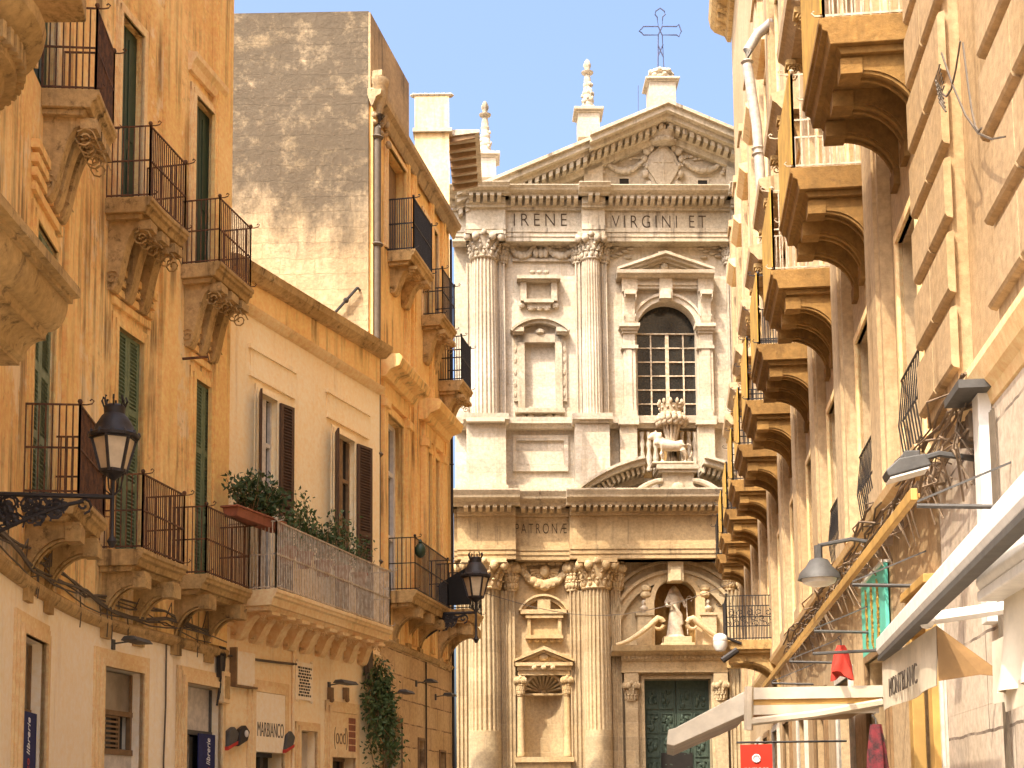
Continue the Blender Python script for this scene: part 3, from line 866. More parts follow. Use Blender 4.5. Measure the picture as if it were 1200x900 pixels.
for sg, qa in ((1, q0), (-1, q1)):
    for (t0, t1, bb) in ((-.20, -.12, .34), (-.12, -.03, .50), (-.03, .06, .62)):
        m.prism_b([(qa, z0 + .12 + t0 + .02), (qa, z0 + .12 + t1), (qc, zt + t1), (qc, zt + t0)], 0, bb)
m.blob((qc, .22, (z0 + zt) / 2 - .02), (.14, .14, .16), 8, 6); pb(m, 771, 787, 294, 299, 0, .35)
m.build('window_pediment', 'carve', frame)
m = MB(CW.P); m.box(wx0 - .1, wx1 + .1, -.44, -.42, wyb - .1, wys + wr + .1); m.build('pane', 'glass', frame)
m = MB(CW.P)
for x, w in ((782, .055), (763, .022), (801, .022)): a = cs(x, 440, -.4); m.box(a - w, a + w, -.42, -.36, wyb, wys if x != 782 else wys - .02)
for i in range(7): z = wyb + .02 + (wys - wyb) * i / 6.0; m.box(wx0, wx1, -.42, -.37 if i < 6 else -.33, z - .018, z + .018)
m.build('glazing_bars', 'ironpale', frame)

# small niche with segmental top, blank tablet above
m = MB(CW.P)
pb(m, 607, 615, 385, 478, 0, .16); pb(m, 651, 659, 385, 478, 0, .16); pb(m, 607, 659, 391, 401, 0, .16)
pb(m, 602, 607, 399, 470, 0, .10); pb(m, 659, 664, 399, 470, 0, .10)
for x in (600, 652): pb(m, x, x + 14, 383, 388, 0, .36); pb(m, x + 1, x + 13, 388, 391, 0, .28)
q0, q1 = cs(600, 385, .3), cs(666, 385, .3); hw = (q1 - q0) / 2; rz = cz(372, .3) - cz(386, .3); Rr = (hw * hw + rz * rz) / (2 * rz); t = math.asin(hw / Rr)
for r0, r1, bb in ((-.10, .0, .30), (.0, .07, .40)): m.arch((q0 + q1) / 2, cz(372, .3) - Rr - .07, Rr + r0, Rr + r1, 0, bb, math.pi / 2 - t, math.pi / 2 + t, 18)
m.blob(((q0 + q1) / 2, .12, cz(387, .3)), (.16, .14, .12), 8, 5)
pb(m, 604, 662, 478, 483, 0, .28)
for x in (612, 622, 633, 644, 654): m.blob((cs(x, 490, .1), .06, cz(489 if x != 633 else 492, .1)), (.15, .10, .13), 8, 5)
for x in (604, 661):
    for y in (410, 422, 436, 450, 462): m.blob((cs(x, y, .1), .08, cz(y, .1)), (.06, .06, .13), 6, 4)
n_ = m.build('niche', 'carve', church, smooth=35)
m = MB(CW.P)
pb(m, 606, 657, 322, 326, 0, .42); pb(m, 609, 654, 326, 329, 0, .32); pb(m, 610, 617, 329, 352, 0, .24); pb(m, 646, 653, 329, 352, 0, .24)
pb(m, 617, 646, 330, 352, 0, .07); pb(m, 614, 649, 350, 354, 0, .26); pb(m, 618, 645, 354, 361, 0, .16)
for x in (612, 622, 632, 641, 651): m.blob((cs(x, 360, .1), .1, cz(358 if x in (612, 651) else 361, .1)), (.12, .09, .10), 7, 4)
for x in (624, 632, 640): m.blob((cs(x, 320, .1), .16, cz(320, .1)), (.10, .08, .07), 7, 4)
m.build('tablet', 'carve', church, smooth=35)
# garlands between the upper capitals
m = MB(CW.P)
for e0, e1 in ((597, 626), (640, 676)): garland(m, cs(e0, 290, .1), cs(e1, 290, .1), cz(288, .1), .34, .08, .10, 11)
for x in (601, 612, 624, 633, 644, 655, 668): m.blob((cs(x, 288, .1), .05, cz(287 + (x % 3), .1)), (.14, .07, .09), 7, 4)
for x in (628, 634, 639): m.blob((cs(x, 296, .1), .12, cz(297, .1)), (.10, .10, .16), 7, 5)
pb(m, 600, 675, 303, 306, 0, .10)
m.build('garland', 'carve', church, smooth=45)
for sg in (0, 1):
    m = MB(CW.P)
    for k in range(9):
        s_ = cs(712 + k * 3.4, 293, .1); s_ = 2 * AX - s_ if sg else s_
        m.blob((s_, .07, cz(286 + (k * 7) % 17, .1)), (.13, .07, .05), 7, 4)
    m.build('leaf_carving', 'carve', church, smooth=45)

# lower storey: shell niche, arched tablet, shell garland
m = MB(CW.P)
pb(m, 604, 671, 776, 780, 0, .42); pb(m, 606, 669, 780, 785, 0, .34); pb(m, 607, 668, 785, 791, 0, .28)
q0, q1 = cs(602, 774, .4), cs(673, 774, .4); qc = (q0 + q1) / 2; z0, zt = cz(776, .4), cz(758, .4)
m.prism_b([(q0 + .2, z0), (q1 - .2, z0), (qc, zt - .12)], 0, .16)
for qa in (q0, q1):
    for (t0, t1, bb) in ((-.16, -.07, .30), (-.07, .04, .44)): m.prism_b([(qa, z0 + t0 + .1), (qa, z0 + t1 + .06), (qc, zt + t1), (qc, zt + t0)], 0, bb)
m.blob((qc, .2, (z0 + zt) / 2 - .06), (.16, .12, .12), 8, 5)
for x in (626, 637, 648): m.blob((cs(x, 781, .3), .38, cz(782, .3)), (.09, .08, .08), 7, 5)
for x0, x1 in ((606, 614), (661, 669)):
    a = cs((x0 + x1) / 2, 850, .2)
    m.lathe(a, .18, [(.125, cz(886, .2)), (.13, cz(882, .2)), (.105, cz(880, .2)), (.105, cz(850, .2)), (.088, cz(816, .2))], 14)
    capital(m, a, .18, .10, cz(815, .2), cz(792, .2), 1.4)
m.arch(sc_, szs, src - .02, src + .07, -.04, .10, 0, math.pi, 24)
pb(m, 603, 673, 887, 893, 0, .44); pb(m, 606, 670, 893, 1004, 0, .34); pb(m, 612, 664, 900, 990, .34, .37)
nn = m.build('niche', 'carve', church, smooth=35)
m = MB(CW.P)                                                  # half-dome shell, curved back of the niche
n = 18; vs = []; fs = []
for j in range(7):
    ph = math.pi / 2 * j / 6
    for i in range(n * 2 + 1):
        t = math.pi * i / (n * 2); k = 1 - (.09 if i % 4 in (1, 2) else 0) * math.cos(ph)
        vs.append((sc_ + src * math.cos(t) * (math.cos(ph) * .999 + .001) * 1., -.02 - .5 * math.sin(ph) * k, szs + src * math.sin(t) * math.cos(ph)))
w_ = n * 2 + 1
for j in range(6):
    for i in range(n * 2): fs.append((j * w_ + i, j * w_ + i + 1, (j + 1) * w_ + i + 1, (j + 1) * w_ + i))
m.add(vs, fs)
for i in range(1, 12):
    t = math.pi * i / 12; m.tube([(sc_ + src * .97 * k * math.cos(t), -.04 - .38 * (1 - k), szs + .02 + src * .97 * k * math.sin(t)) for k in (1, .8, .6, .4, .2)], [.045, .04, .035, .028, .02], 6)
m.blob((sc_, -.30, szs + .05), (.10, .1, .07), 8, 5); m.box(sx0, sx1, -.5, -.02, szs - .06, szs)
m.build('shell', 'carve', nn, smooth=30)
m = MB(CW.P)
vs = []; fs = []
for i in range(13):
    t = math.pi * i / 12
    vs += [(sc_ + src * .995 * math.cos(t), -.01 - .42 * math.sin(t), szb), (sc_ + src * .995 * math.cos(t), -.01 - .42 * math.sin(t), szs)]
for i in range(12): fs.append((2 * i, 2 * i + 2, 2 * i + 3, 2 * i + 1))
m.add(vs, fs); m.build('niche_back', 'church', nn)
m = MB(CW.P)
q0, q1 = cs(610, 712, .3), cs(664, 712, .3); hw = (q1 - q0) / 2; rz = cz(698, .3) - cz(715, .3); Rr = (hw * hw + rz * rz) / (2 * rz); t = math.asin(min(1, hw / Rr))
for r0, r1, bb in ((-.10, .0, .22), (.0, .06, .32)): m.arch((q0 + q1) / 2, cz(698, .3) - Rr, Rr + r0, Rr + r1, 0, bb, math.pi / 2 - t, math.pi / 2 + t, 18)
pb(m, 610, 664, 714, 719, 0, .30); pb(m, 630, 645, 702, 716, 0, .26); pb(m, 616, 660, 720, 724, 0, .26); pb(m, 618, 622, 724, 746, 0, .20); pb(m, 654, 658, 724, 746, 0, .20)
pb(m, 622, 654, 724, 744, 0, .08); pb(m, 616, 660, 744, 748, 0, .24)
for x in (620, 629, 638, 647, 656): m.blob((cs(x, 750, .1), .1, cz(750, .1)), (.10, .08, .07), 7, 4)
m.build('tablet', 'carve', church, smooth=35)
m = MB(CW.P)
gs = (cs(612, 668, .1), cs(664, 668, .1)); garland(m, gs[0], gs[1], cz(668, .1), .46, .14, .13, 16)
for i in range(11):
    t = math.pi * i / 10; m.tube([(cs(638, 672, .1) + k * math.cos(t), .12, cz(668, .1) - .0 - k * math.sin(t) * .75) for k in (.08, .25, .44)], [.03, .05, .06], 6)
m.blob((cs(638, 668, .1), .16, cz(670, .1)), (.17, .16, .2), 9, 6)
for x in (606, 612, 664, 670): m.blob((cs(x, 664, .1), .12, cz(664, .1)), (.14, .1, .12), 7, 5)
for x in (618, 627, 636, 646, 655): m.blob((cs(x, 660, .1), .08, cz(660, .1)), (.14, .07, .07), 7, 4)
m.build('garland', 'carve', church, smooth=45)

# broken segmental pediment over the middle, with plinth
m = MB(CW.P)
za = cz(586, .9); rad = 175 / 38.0; ccx = cs(791, 640, .9); ccz = za - (709.4 - 586) / 38.0
t1, t0 = math.atan2(123 / 38., 171 / 175. * 0 + (709.4 - 586) / 38.), 0
for mir in (0, 1):
    m = MB(CW.P)
    ta, tb = math.radians(101.5), math.radians(135.2)
    if mir: ta, tb = math.radians(180 - 135.2), math.radians(180 - 101.5)
    for r0, r1, bb in ((-.62, -.36, .35), (-.36, -.22, .75), (-.22, -.08, 1.2), (-.08, .0, 1.34)):
        m.arch(ccx, ccz, rad + r0, rad + r1, 0, bb, ta, tb, 14)
    for i in range(15):
        t = math.radians(102.5 + i * 2.15); t = math.pi - t if mir else t
        m.arch(ccx, ccz, rad - .44, rad - .24, .3, .95, t - .009, t + .009, 1)
    bp_ = m.build('segmental_pediment', 'weather', church)
m = MB(CW.P)
hw = 1.0
pb(m, 770, 819, 544, 549, 0, 1.15); pb(m, 772, 817, 549, 553, 0, 1.08); pb(m, 776, 813, 553, 572, 0, .95)
pb(m, 774, 815, 570, 587, 0, 1.0)
for sg in (-1, 1):
    c = cs(794, 575, .9)
    m.tube([(c + sg * (.45 + k * .1), .95, cz(564, .9) - .006 * k * k) for k in range(8)], [.08 + .004 * k for k in range(8)], 8)
    m.tube([(c + sg * (1.05 + .2 * k * math.cos(th)), .9, cz(580, .9) + .2 * k * math.sin(th)) for k, th in [(1.2 - i * .1, i * .7) for i in range(11)]], .06, 6)
    for k in range(7): m.blob((c + sg * (1.5 + .22 * k), .55, cz(582 - (k % 3) * 4, .6)), (.16, .2, .16), 8, 5)
m.blob((cs(794, 575, .9), 1.0, cz(573, 1.)), (.22, .14, .20), 9, 6)
m.build('plinth', 'carve', bp_, smooth=35)

# main portal
m = MB(CW.P)
arcx = cs(792, 745, .2); arcz = cz(747, .2); ar = arcz * 0 + (cz(668, .2) - arcz)
for r0, r1, bb in ((-.34, -.10, .18), (-.10, .0, .26)): m.arch(arcx, arcz, ar + r0, ar + r1, 0, bb, 0, math.pi, 36)
m.arch(arcx, arcz, ar + .22, ar + .32, 0, .12, 0, math.pi, 36)
pb(m, 783, 801, 658, 681, 0, .50); pb(m, 786, 798, 664, 680, .5, .56)
for sg in (-1, 1): m.box(arcx + sg * ar - .2, arcx + sg * ar + .2, 0, .2, cz(765, .2), arcz)
portal = m.build('portal', 'church', church)
m = MB(CW.P)
pb(m, 757, 767, 700, 757, 0, .22); pb(m, 816, 827, 700, 757, 0, .22)
m.arch(pc, pzs, pr_, pr_ + .15, -.05, .20, 0, math.pi, 24)
for x in (757, 826): 
    for y in (690, 697): m.blob((cs(x, y, .2), .15, cz(y, .2)), (.18, .14, .13), 8, 5)
for x, y in ((768, 680), (792, 676), (815, 680)): m.blob((cs(x, y, .1), .1, cz(y, .1)), (.14, .10, .11), 7, 5)
m.build('statue_niche', 'carve', portal, smooth=35)
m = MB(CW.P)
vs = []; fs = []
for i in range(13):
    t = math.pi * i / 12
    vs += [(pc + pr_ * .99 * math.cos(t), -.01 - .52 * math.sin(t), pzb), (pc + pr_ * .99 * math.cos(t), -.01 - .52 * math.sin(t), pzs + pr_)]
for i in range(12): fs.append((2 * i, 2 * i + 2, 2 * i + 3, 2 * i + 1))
m.add(vs, fs); m.build('niche_back', 'corbel', portal)  # dark stone puts the arch's shade, with some weathering, into the colour
m = MB(CW.P)
z0, z1 = cz(767, .7), cz(757, .7); q0, q1 = cs(717, 762, .7), 2 * cs(792, 762, .7) - cs(717, 762, .7)
m.prism_a([(0, z0 - .02), (.48, z0 - .02), (.55, z0 + .08), (.78, z0 + .10), (.86, z1), (0, z1 + .03)], q0, q1)
m.box(q0 + .3, q1 - .3, 0, .45, cz(774, .6), z0 - .02)
n = int((q1 - q0 - .7) / .13)
for i in range(n): m.box(q0 + .36 + i * .13, q0 + .43 + i * .13, .45, .53, cz(772, .6), z0 - .025)
m.box(q0 + .32, q1 - .32, 0, .38, cz(786, .5), cz(774, .6) - .001)
m.box(q0 + .30, q1 - .30, 0, .42, cz(788, .5), cz(786, .5) - .001)
m.build('portal_cornice', 'carve', portal)
m = MB(CW.P)
for sg in (-1, 1):
    c = cs(792, 750, .5); zt = z1 + .02
    e = (cs(792, 750, .5) - cs(722, 755, .5)); 
    pts = []; rr = []
    for i in range(12):
        t = i / 11
        pts.append((c + sg * (e - 1.28 * t), .5, zt + .04 + .9 * (t ** 1.6) * (1 - .12 * t))); rr.append(.055 + .045 * t)
    for i in range(1, 8):
        th = math.pi / 2 - i * .6
        pts.append((c + sg * (e - 1.28 - .02 - .16 * math.cos(th) * 1), .5, zt + .83 - .17 + .16 * math.sin(th))); rr.append(.095 - .008 * i)
    m.tube(pts, rr, 8)
m.build('scroll', 'carve', portal, smooth=50)
m = MB(CW.P)
for x0, x1, mir in ((733, 748, 1),):
    a0, a1 = cs(x0, 850, .3), cs(x1, 850, .3); c = cs(793, 850, .3)
    for q0, q1 in ((a0, a1), (2 * c - a1, 2 * c - a0)):
        m.box(q0, q1, 0, .32, 0, cz(822, .3)); capital(m, (q0 + q1) / 2, .2, .17, cz(822, .3), cz(799, .3), 1.3)
        m.box(q0 - .02, q1 + .02, 0, .40, cz(799, .3), cz(786, .5) - .001)
        m.box(q0 - .1, q1 + .1, 0, .45, 0, .5)
fw = dx0 - cs(743, 850, .1)
for k, (w, bb) in enumerate(((.36, .10), (.24, .16), (.10, .22))):
    m.box(dx0 - w, dx0, 0, bb, 0, dzt + w); m.box(dx1, dx1 + w, 0, bb, 0, dzt + w); m.box(dx0, dx1, 0, bb + .001, dzt, dzt + w)
m.build('door_surround', 'church', portal, smooth=35)
m = MB(CW.P); mid = (dx0 + dx1) / 2
m.box(dx0, mid - .01, -.34, -.26, 0, dzt); m.box(mid + .01, dx1, -.34, -.26, 0, dzt)
for (h0, h1) in ((dx0, mid - .01), (mid + .01, dx1)):
    ww = (h1 - h0)
    for j in range(7):
        z = .25 + j * (dzt - .4) / 7; hgt = (dzt - .4) / 7 - .12
        for k in range(2):
            u0 = h0 + .07 + k * (ww - .07) / 2; u1 = u0 + (ww - .07) / 2 - .07
            for (p0, p1, r0, r1) in ((u0, u1, z, z + .03), (u0, u1, z + hgt - .03, z + hgt), (u0, u0 + .03, z + .03, z + hgt - .03), (u1 - .03, u1, z + .03, z + hgt - .03)):
                m.box(p0, p1, -.26, -.225, r0, r1)
            for q in range(9): m.blob((random.uniform(u0 + .08, u1 - .08), -.255, random.uniform(z + .08, z + hgt - .08)), (random.uniform(.03, .09), .05, random.uniform(.05, .13)), 6, 4)
door = m.build('door', 'bronze', church, smooth=35)
m = MB(CW.P); m.box(cs(775, 890, -.2), cs(812, 890, -.2), -.30, -.215, 0, cz(883, -.2)); m.build('wicket_opening', 'dark', door)

# sculptures: remeshed into continuous bodies
def sculpt(m, name, mat, label, cat, voxel=.03, parent=None):
    o = m.build(name, mat, parent, smooth=None)
    md = o.modifiers.new('join', 'REMESH'); md.mode = 'VOXEL'; md.voxel_size = voxel; md.use_smooth_shade = True
    sm = o.modifiers.new('soft', 'SMOOTH'); sm.iterations = 2; sm.factor = .5
    return tag(o, label, cat) if parent is None else o
def saint(s, b, z, H):
    fr = CW.frame(s); m = MB(lambda x, y, c: fr(x * H, b + y * H, z + c * H)); m.rs = H
    m.lathe(0, 0, [(.155, 0), (.165, .04), (.13, .2), (.115, .38), (.10, .52), (.115, .62), (.125, .72), (.12, .79), (.07, .835), (.042, .85)], 14)
    for k in range(9):
        t = math.pi * (k + .5) / 9 + .1; m.tube([(.15 * math.cos(t), .15 * math.sin(t), .01), (.125 * math.cos(t + .15), .12 * math.sin(t), .25), (.10 * math.cos(t + .3), .10 * math.sin(t), .48)], [.022, .018, .012], 6)
    m.tube([(-.10, .05, .70), (.0, .12, .55), (.10, .11, .40), (.13, .08, .22)], [.035, .04, .04, .03], 7)
    m.tube([(-.11, .0, .78), (-.17, .04, .66), (-.155, .12, .58), (-.07, .17, .60)], [.045, .04, .034, .024], 8)
    m.tube([(.11, .0, .78), (.18, .03, .67), (.20, .09, .56), (.215, .11, .60)], [.045, .04, .034, .024], 8)
    m.tube([(0, 0, .82), (0, .01, .88)], .034, 8)
    m.blob((0, .015, .925), (.052, .06, .07), 12, 8); m.blob((0, -.015, .935), (.065, .06, .072), 12, 8)
    m.blob((0, .078, .92), (.011, .014, .018), 6, 4)
    for sg in (-1, 1): m.tube([(sg * .055, -.01, .93), (sg * .085, -.02, .86), (sg * .12, -.01, .80)], [.035, .04, .03], 6)
    for k in range(4): m.blob((-.065 + .012 * k, .185, .605 + .006 * k), (.007, .022, .008), 5, 4); m.blob((.205 + .006 * k, .125, .60 - .01 * k), (.008, .02, .008), 5, 4)
    m.tube([(.225, .125, .02), (.222, .125, .45), (.218, .125, .72)], .014, 6)
    m.tube([(.218 + .055 - .055 * math.cos(i * .55), .125, .72 + .055 * math.sin(i * .55)) for i in range(9)], .013, 6)
    m.lathe(0, .0, [(.21, -.10), (.21, -.02), (.19, .01)], 8)
    return m
sculpt(saint(pc, -.16, cz(752, 0) + .16, (cz(690, 0) - cz(754, 0) - .12) / .99), 'saint_statue', 'stonefig', 'pale robed stone saint holding a crook in the arched niche above the church door', 'statue', .022)
m = MB(CW.P); a0 = pc; zq = z1 + .03
m.box(a0 - .50, a0 + .50, -.1, .5, zq, zq + .08); m.box(a0 - .42, a0 + .42, -.1, .42, zq + .08, cz(752, 0) + .10)
m.build('statue_base', 'church', portal, bevel=.01)
# bust on a pier beside the arch
for mir in (0, 1):
    q = cs(755, 720, .2); q = 2 * pc - q if mir else q
    m = MB(CW.P); m.box(q - .22, q + .22, 0, .3, cz(757, .2), cz(722, .2)); m.box(q - .27, q + .27, 0, .34, cz(722, .2), cz(719, .2)); m.build('pier', 'church', portal)
    m = MB(CW.P); zz = cz(719, .2)
    m.lathe(q, .15, [(.07, zz), (.06, zz + .04), (.13, zz + .11), (.14, zz + .18), (.06, zz + .22), (.045, zz + .26)], 12)
    m.blob((q, .16, zz + .33), (.062, .072, .09), 10, 7); m.blob((q, .135, zz + .345), (.072, .072, .09), 10, 7); m.blob((q, .235, zz + .325), (.012, .016, .022), 6, 4)
    sculpt(m, 'bust', 'stonefig', 'small stone bust on a pier to the left of the niche above the church door' if not mir else 'small stone bust on a pier to the right of the niche above the church door', 'bust', .02)
# standing animal with wheat sheaf and crown
fr = CW.frame(cs(788, 530, .8)); zl = cz(544, .8)
m = MB(lambda x, y, c: fr(x, .75 + y, zl + c))
m.tube([(-.30, 0, .62), (-.12, 0, .58), (.12, 0, .56), (.34, 0, .60)], [.17, .18, .155, .165], 12)
m.tube([(-.28, 0, .64), (-.42, 0, .76), (-.50, 0, .86)], [.17, .15, .12], 10)
m.blob((-.55, 0, .88), (.15, .12, .12), 10, 7); m.tube([(-.58, 0, .87), (-.70, 0, .81), (-.74, 0, .80)], [.09, .07, .05], 8)
for sg in (-1, 1): m.blob((-.50, sg * .08, 1.0), (.03, .03, .06), 6, 4); m.blob((-.63, sg * .06, .90), .02, 5, 4)
for i in range(16):
    t = random.uniform(0, 6.28); m.blob((-.42 + random.uniform(-.1, .08), .13 * math.cos(t), .76 + .17 * math.sin(t)), (.07, .06, .08), 6, 4)
for x, sg in ((-.32, 1), (-.24, -1)): m.tube([(x, sg * .10, .60), (x - .03, sg * .10, .30), (x + .0, sg * .10, .06), (x - .06, sg * .10, .03)], [.095, .062, .055, .05], 8)
for x, sg in ((.34, 1), (.40, -1)): m.tube([(x, sg * .10, .58), (x - .03, sg * .10, .42), (x + .07, sg * .10, .25), (x + .04, sg * .10, .06), (x - .03, sg * .10, .03)], [.13, .10, .06, .05, .05], 8)
m.tube([(.46, 0, .64), (.58, 0, .58), (.60, 0, .36), (.54, 0, .2)], [.035, .03, .03, .045], 6)
m.box(-.65, .62, -.3, .3, -.04, .03)
sculpt(m, 'animal_statue', 'stonefig', 'white stone four legged animal on a plinth over the broken pediment, before a wheat sheaf', 'statue', .025)
m = MB(CW.P); a = cs(787, 500, .5); z0, z1s, z2, z3 = cz(545, .5), cz(497, .5), cz(484, .5), cz(471, .5)
for i in range(11):
    t = 2 * math.pi * i / 11; m.tube([(a + .16 * math.cos(t), .42 + .16 * math.sin(t), z0), (a + .10 * math.cos(t), .42 + .1 * math.sin(t), (z0 + z1s) / 2), (a + .24 * math.cos(t), .42 + .24 * math.sin(t), z1s)], [.05, .045, .05], 6)
for row, (zz, rr, n) in enumerate(((0, .40, 14), (.3, .44, 15), (.62, .36, 13), (.85, .24, 9))):
    for i in range(n):
        t = 2 * math.pi * (i + .5 * (row % 2)) / n; m.blob((a + rr * math.cos(t), .42 + rr * math.sin(t), z1s + .02 + zz * (z2 - z1s)), (.095, .095, .11), 7, 5)
m.lathe(a, .42, [(.3, z1s - .05), (.36, z1s + .1), (.3, z2)], 12)
ws = m.build('wheat_sheaf', 'stonefig', None, smooth=50)
tag(ws, 'stone wheat sheaf topped by a crown rising behind the animal statue', 'sculpture')
m = MB(CW.P)
m.lathe(a, .42, [(.30, z2 - .02), (.33, z2 + .03), (.31, z2 + .10), (.36, z3 - .1), (.34, z3 - .1), (.28, z2 + .1)], 18)
for i in range(11):
    t = 2 * math.pi * i / 11; m.blob((a + .37 * math.cos(t), .42 + .37 * math.sin(t), z3 - .03), (.055, .055, .10), 6, 4); m.blob((a + .34 * math.cos(t + .3), .42 + .34 * math.sin(t + .3), z2 + .14), .05, 6, 4)
m.build('crown', 'stonefig', ws, smooth=50)
# ------------------------------------------------------------------ generic balcony, window and door pieces
def balcony(w, parent, sA, sB, d, zt, th=.22, rail_h=1.0, mat='soffit', rmat='rust', brackets=(), bw=.24, dep=.5, bh=.75, style=0, sp=.072, label=None, rr=.010, cloth=None, dB=None, step=None):
    dB = dB or d
    m = w.mb()
    pr = lambda d: [(0.002, zt), (d, zt), (d, zt - .06), (d - .025, zt - .075), (d - .03, zt - .12), (d - .075, zt - .14), (d - .10, zt - th), (0.002, zt - th)]
    m.prism_a(pr(d), sA, sB, pr(dB))
    pr2 = lambda d: [(0.002, zt - th), (d - .16, zt - th), (d - .20, zt - th - .07), (0.002, zt - th - .07)]
    m.prism_a(pr2(d), sA + .06, sB - .06, pr2(dB))
    b = m.build('balcony', mat, parent, bevel=.008)
    if label: b['label'] = label
    m = MB(w.P)
    railing(m, [(sA + .05, .0), (sA + .05, d - .05), (sB - .05, dB - .05), (sB - .05, .0)], zt + .04, zt + rail_h, sp, rr)
    m.build('railing', rmat, b)
    for s in brackets:
        m = w.mb(); dd = d + (dB - d) * (s - sA) / (sB - sA)
        console(m, s - bw / 2, s + bw / 2, dep * dd, bh, zt - th - .06, .002, style)
        m.build('bracket', mat, b, smooth=35)
    return b
def shutters(w, parent, s0, s1, z0, z1, mat, d=-.16, panels=2, n=.055):
    wd = (s1 - s0) / 2 - .01
    for k in (0, 1):
        fr = w.frame((s0 + s1) / 2)
        x = -wd - .005 if k == 0 else .005
        louvre(lambda a, b, c, fr=fr, x=x: fr(x + a, d + b, c), 'shutter', parent, mat, wd, z1 - z0, n, .035, z0, panels)

# ------------------------------------------------------------------ left: ochre town house on the curve of the street
th_ = root('town_house', LW.P(9, 0, 0), 'ochre plastered town house with green shutters and iron balconies above a cream shop front', 'house')
Z1, Z2 = 5.12, 10.0
def srange(w, x0, x1, y): return w.at(x0, y)[0], w.at(x1, y)[0]
d1 = [srange(LW, 36, 61, 420), srange(LW, 136, 166, 400), srange(LW, 227, 251, 470)]
d2 = [srange(LW, 39, 63, 60), srange(LW, 140, 166, 60), srange(LW, 226, 250, 200)]
shops = [srange(LW, 21, 49, 760), srange(LW, 117, 164, 790), srange(LW, 214, 256, 810)]
SE = LW.L
up_holes = [(a, b, Z1, 8.35) for a, b in d1] + [(a, b, Z2, 12.92) for a, b in d2]
m = LW.shell(0, SE, 4.17, 17.0, up_holes, .3)
LW.body(m, 0, SE, 4.17, 16.9, [(-14, 23.7), (-14, 6.5)], .34)
m.build('upper_wall', 'ochre', th_)
m = LW.shell(0, SE, 0, 4.17, [(a, b, 0, 3.58) for a, b in shops], .32)
LW.body(m, 0, SE, 0, 4.16, [(-14, 23.7), (-14, 6.5)], .6)
m.build('shop_front_wall', 'cream', th_)
m = LW.mb()
m.prism_a([(0.002, 4.08), (.05, 4.09), (.09, 4.15), (.10, 4.20), (.04, 4.25), (0.002, 4.25)], 0, SE)
m.build('string_course', 'trim', th_)
m = LW.mb()
for s0, s1 in ((SE - .72, SE - .04),): m.box(s0, s1, 0.002, .07, 4.25, 17.0); m.box(s0 + .06, s1 - .06, .07, .10, 4.25, 17.0)
e0, e1 = srange(LW, 62, 122, 420); m.box(e0 + .45, e0 + 1.05, .002, .05, 4.25, 17)
e2 = LW.at(186, 420)[0]; m.box(e2, e2 + .55, .002, .05, 4.25, 17)
m.build('pilaster', 'ochre2', th_)
m = LW.mb(); m.prism_a([(0, 16.5), (.1, 16.5), (.2, 16.7), (.5, 16.85), (.55, 17.05), (0, 17.1)], 0, SE); m.build('cornice', 'trim', th_)
for i, (a, b) in enumerate(d1):
    m = LW.mb(); surround(m, a, b, Z1, 8.35, .17, .05)
    for k in range(4): m.box(a - .20 - .03 * k, b + .20 + .03 * k, .002, .05 + .018 * k, 8.62 + .15 * k, 8.72 + .15 * k)
    f = m.build('window', 'ochre2', th_)
    shutters(LW, f, a + .02, b - .02, Z1 + .02, 8.33, 'greenold' if i == 0 else 'green', -.045, 3 if i else 4)
for i, (a, b) in enumerate(d2):
    m = LW.mb(); surround(m, a, b, Z2, 12.92, .15, .06)
    if i == 2:
        m.prism_a([(0.002, 13.22), (.06, 13.22), (.09, 13.34), (.15, 13.42), (.16, 13.5), (0.002, 13.54)], a - .24, b + .24)
    f = m.build('window', 'trimlight', th_)
    m = LW.mb(); mid = (a + b) / 2
    m.box(a, mid - .01, -.14, -.08, Z2, 12.9); m.box(mid + .01, b, -.14, -.08, Z2, 12.9)
    for q0, q1 in ((a, mid - .01), (mid + .01, b)):
        for z0, z1 in ((10.2, 11.1), (11.25, 12.75)): m.box(q0 + .09, q1 - .09, -.08, -.065, z0, z1)
    m.build('door_leaf', 'dkgreen', f)
s16, s175 = LW.sY(15.95), LW.sY(17.45)
bal1 = [(LW.sY(15.95), LW.sY(17.5)), (LW.sY(19.45), LW.sY(21.0)), (LW.sY(21.65), LW.sY(23.35))]
bal2 = [(LW.sY(16.35), LW.sY(17.5)), (LW.sY(19.45), LW.sY(20.85)), (LW.sY(21.95), LW.sY(23.25))]
for a, b in bal1: balcony(LW, th_, a, b, .64, Z1, .22, 1.02, 'soffit', 'rust', (a + .28, b - .28), .22, .92, .82, 0)
for a, b in bal2: balcony(LW, th_, a, b, .66, Z2, .22, 1.02, 'trim', 'rust', (a + .25, (a + b) / 2, b - .25), .20, .9, .95, 1)
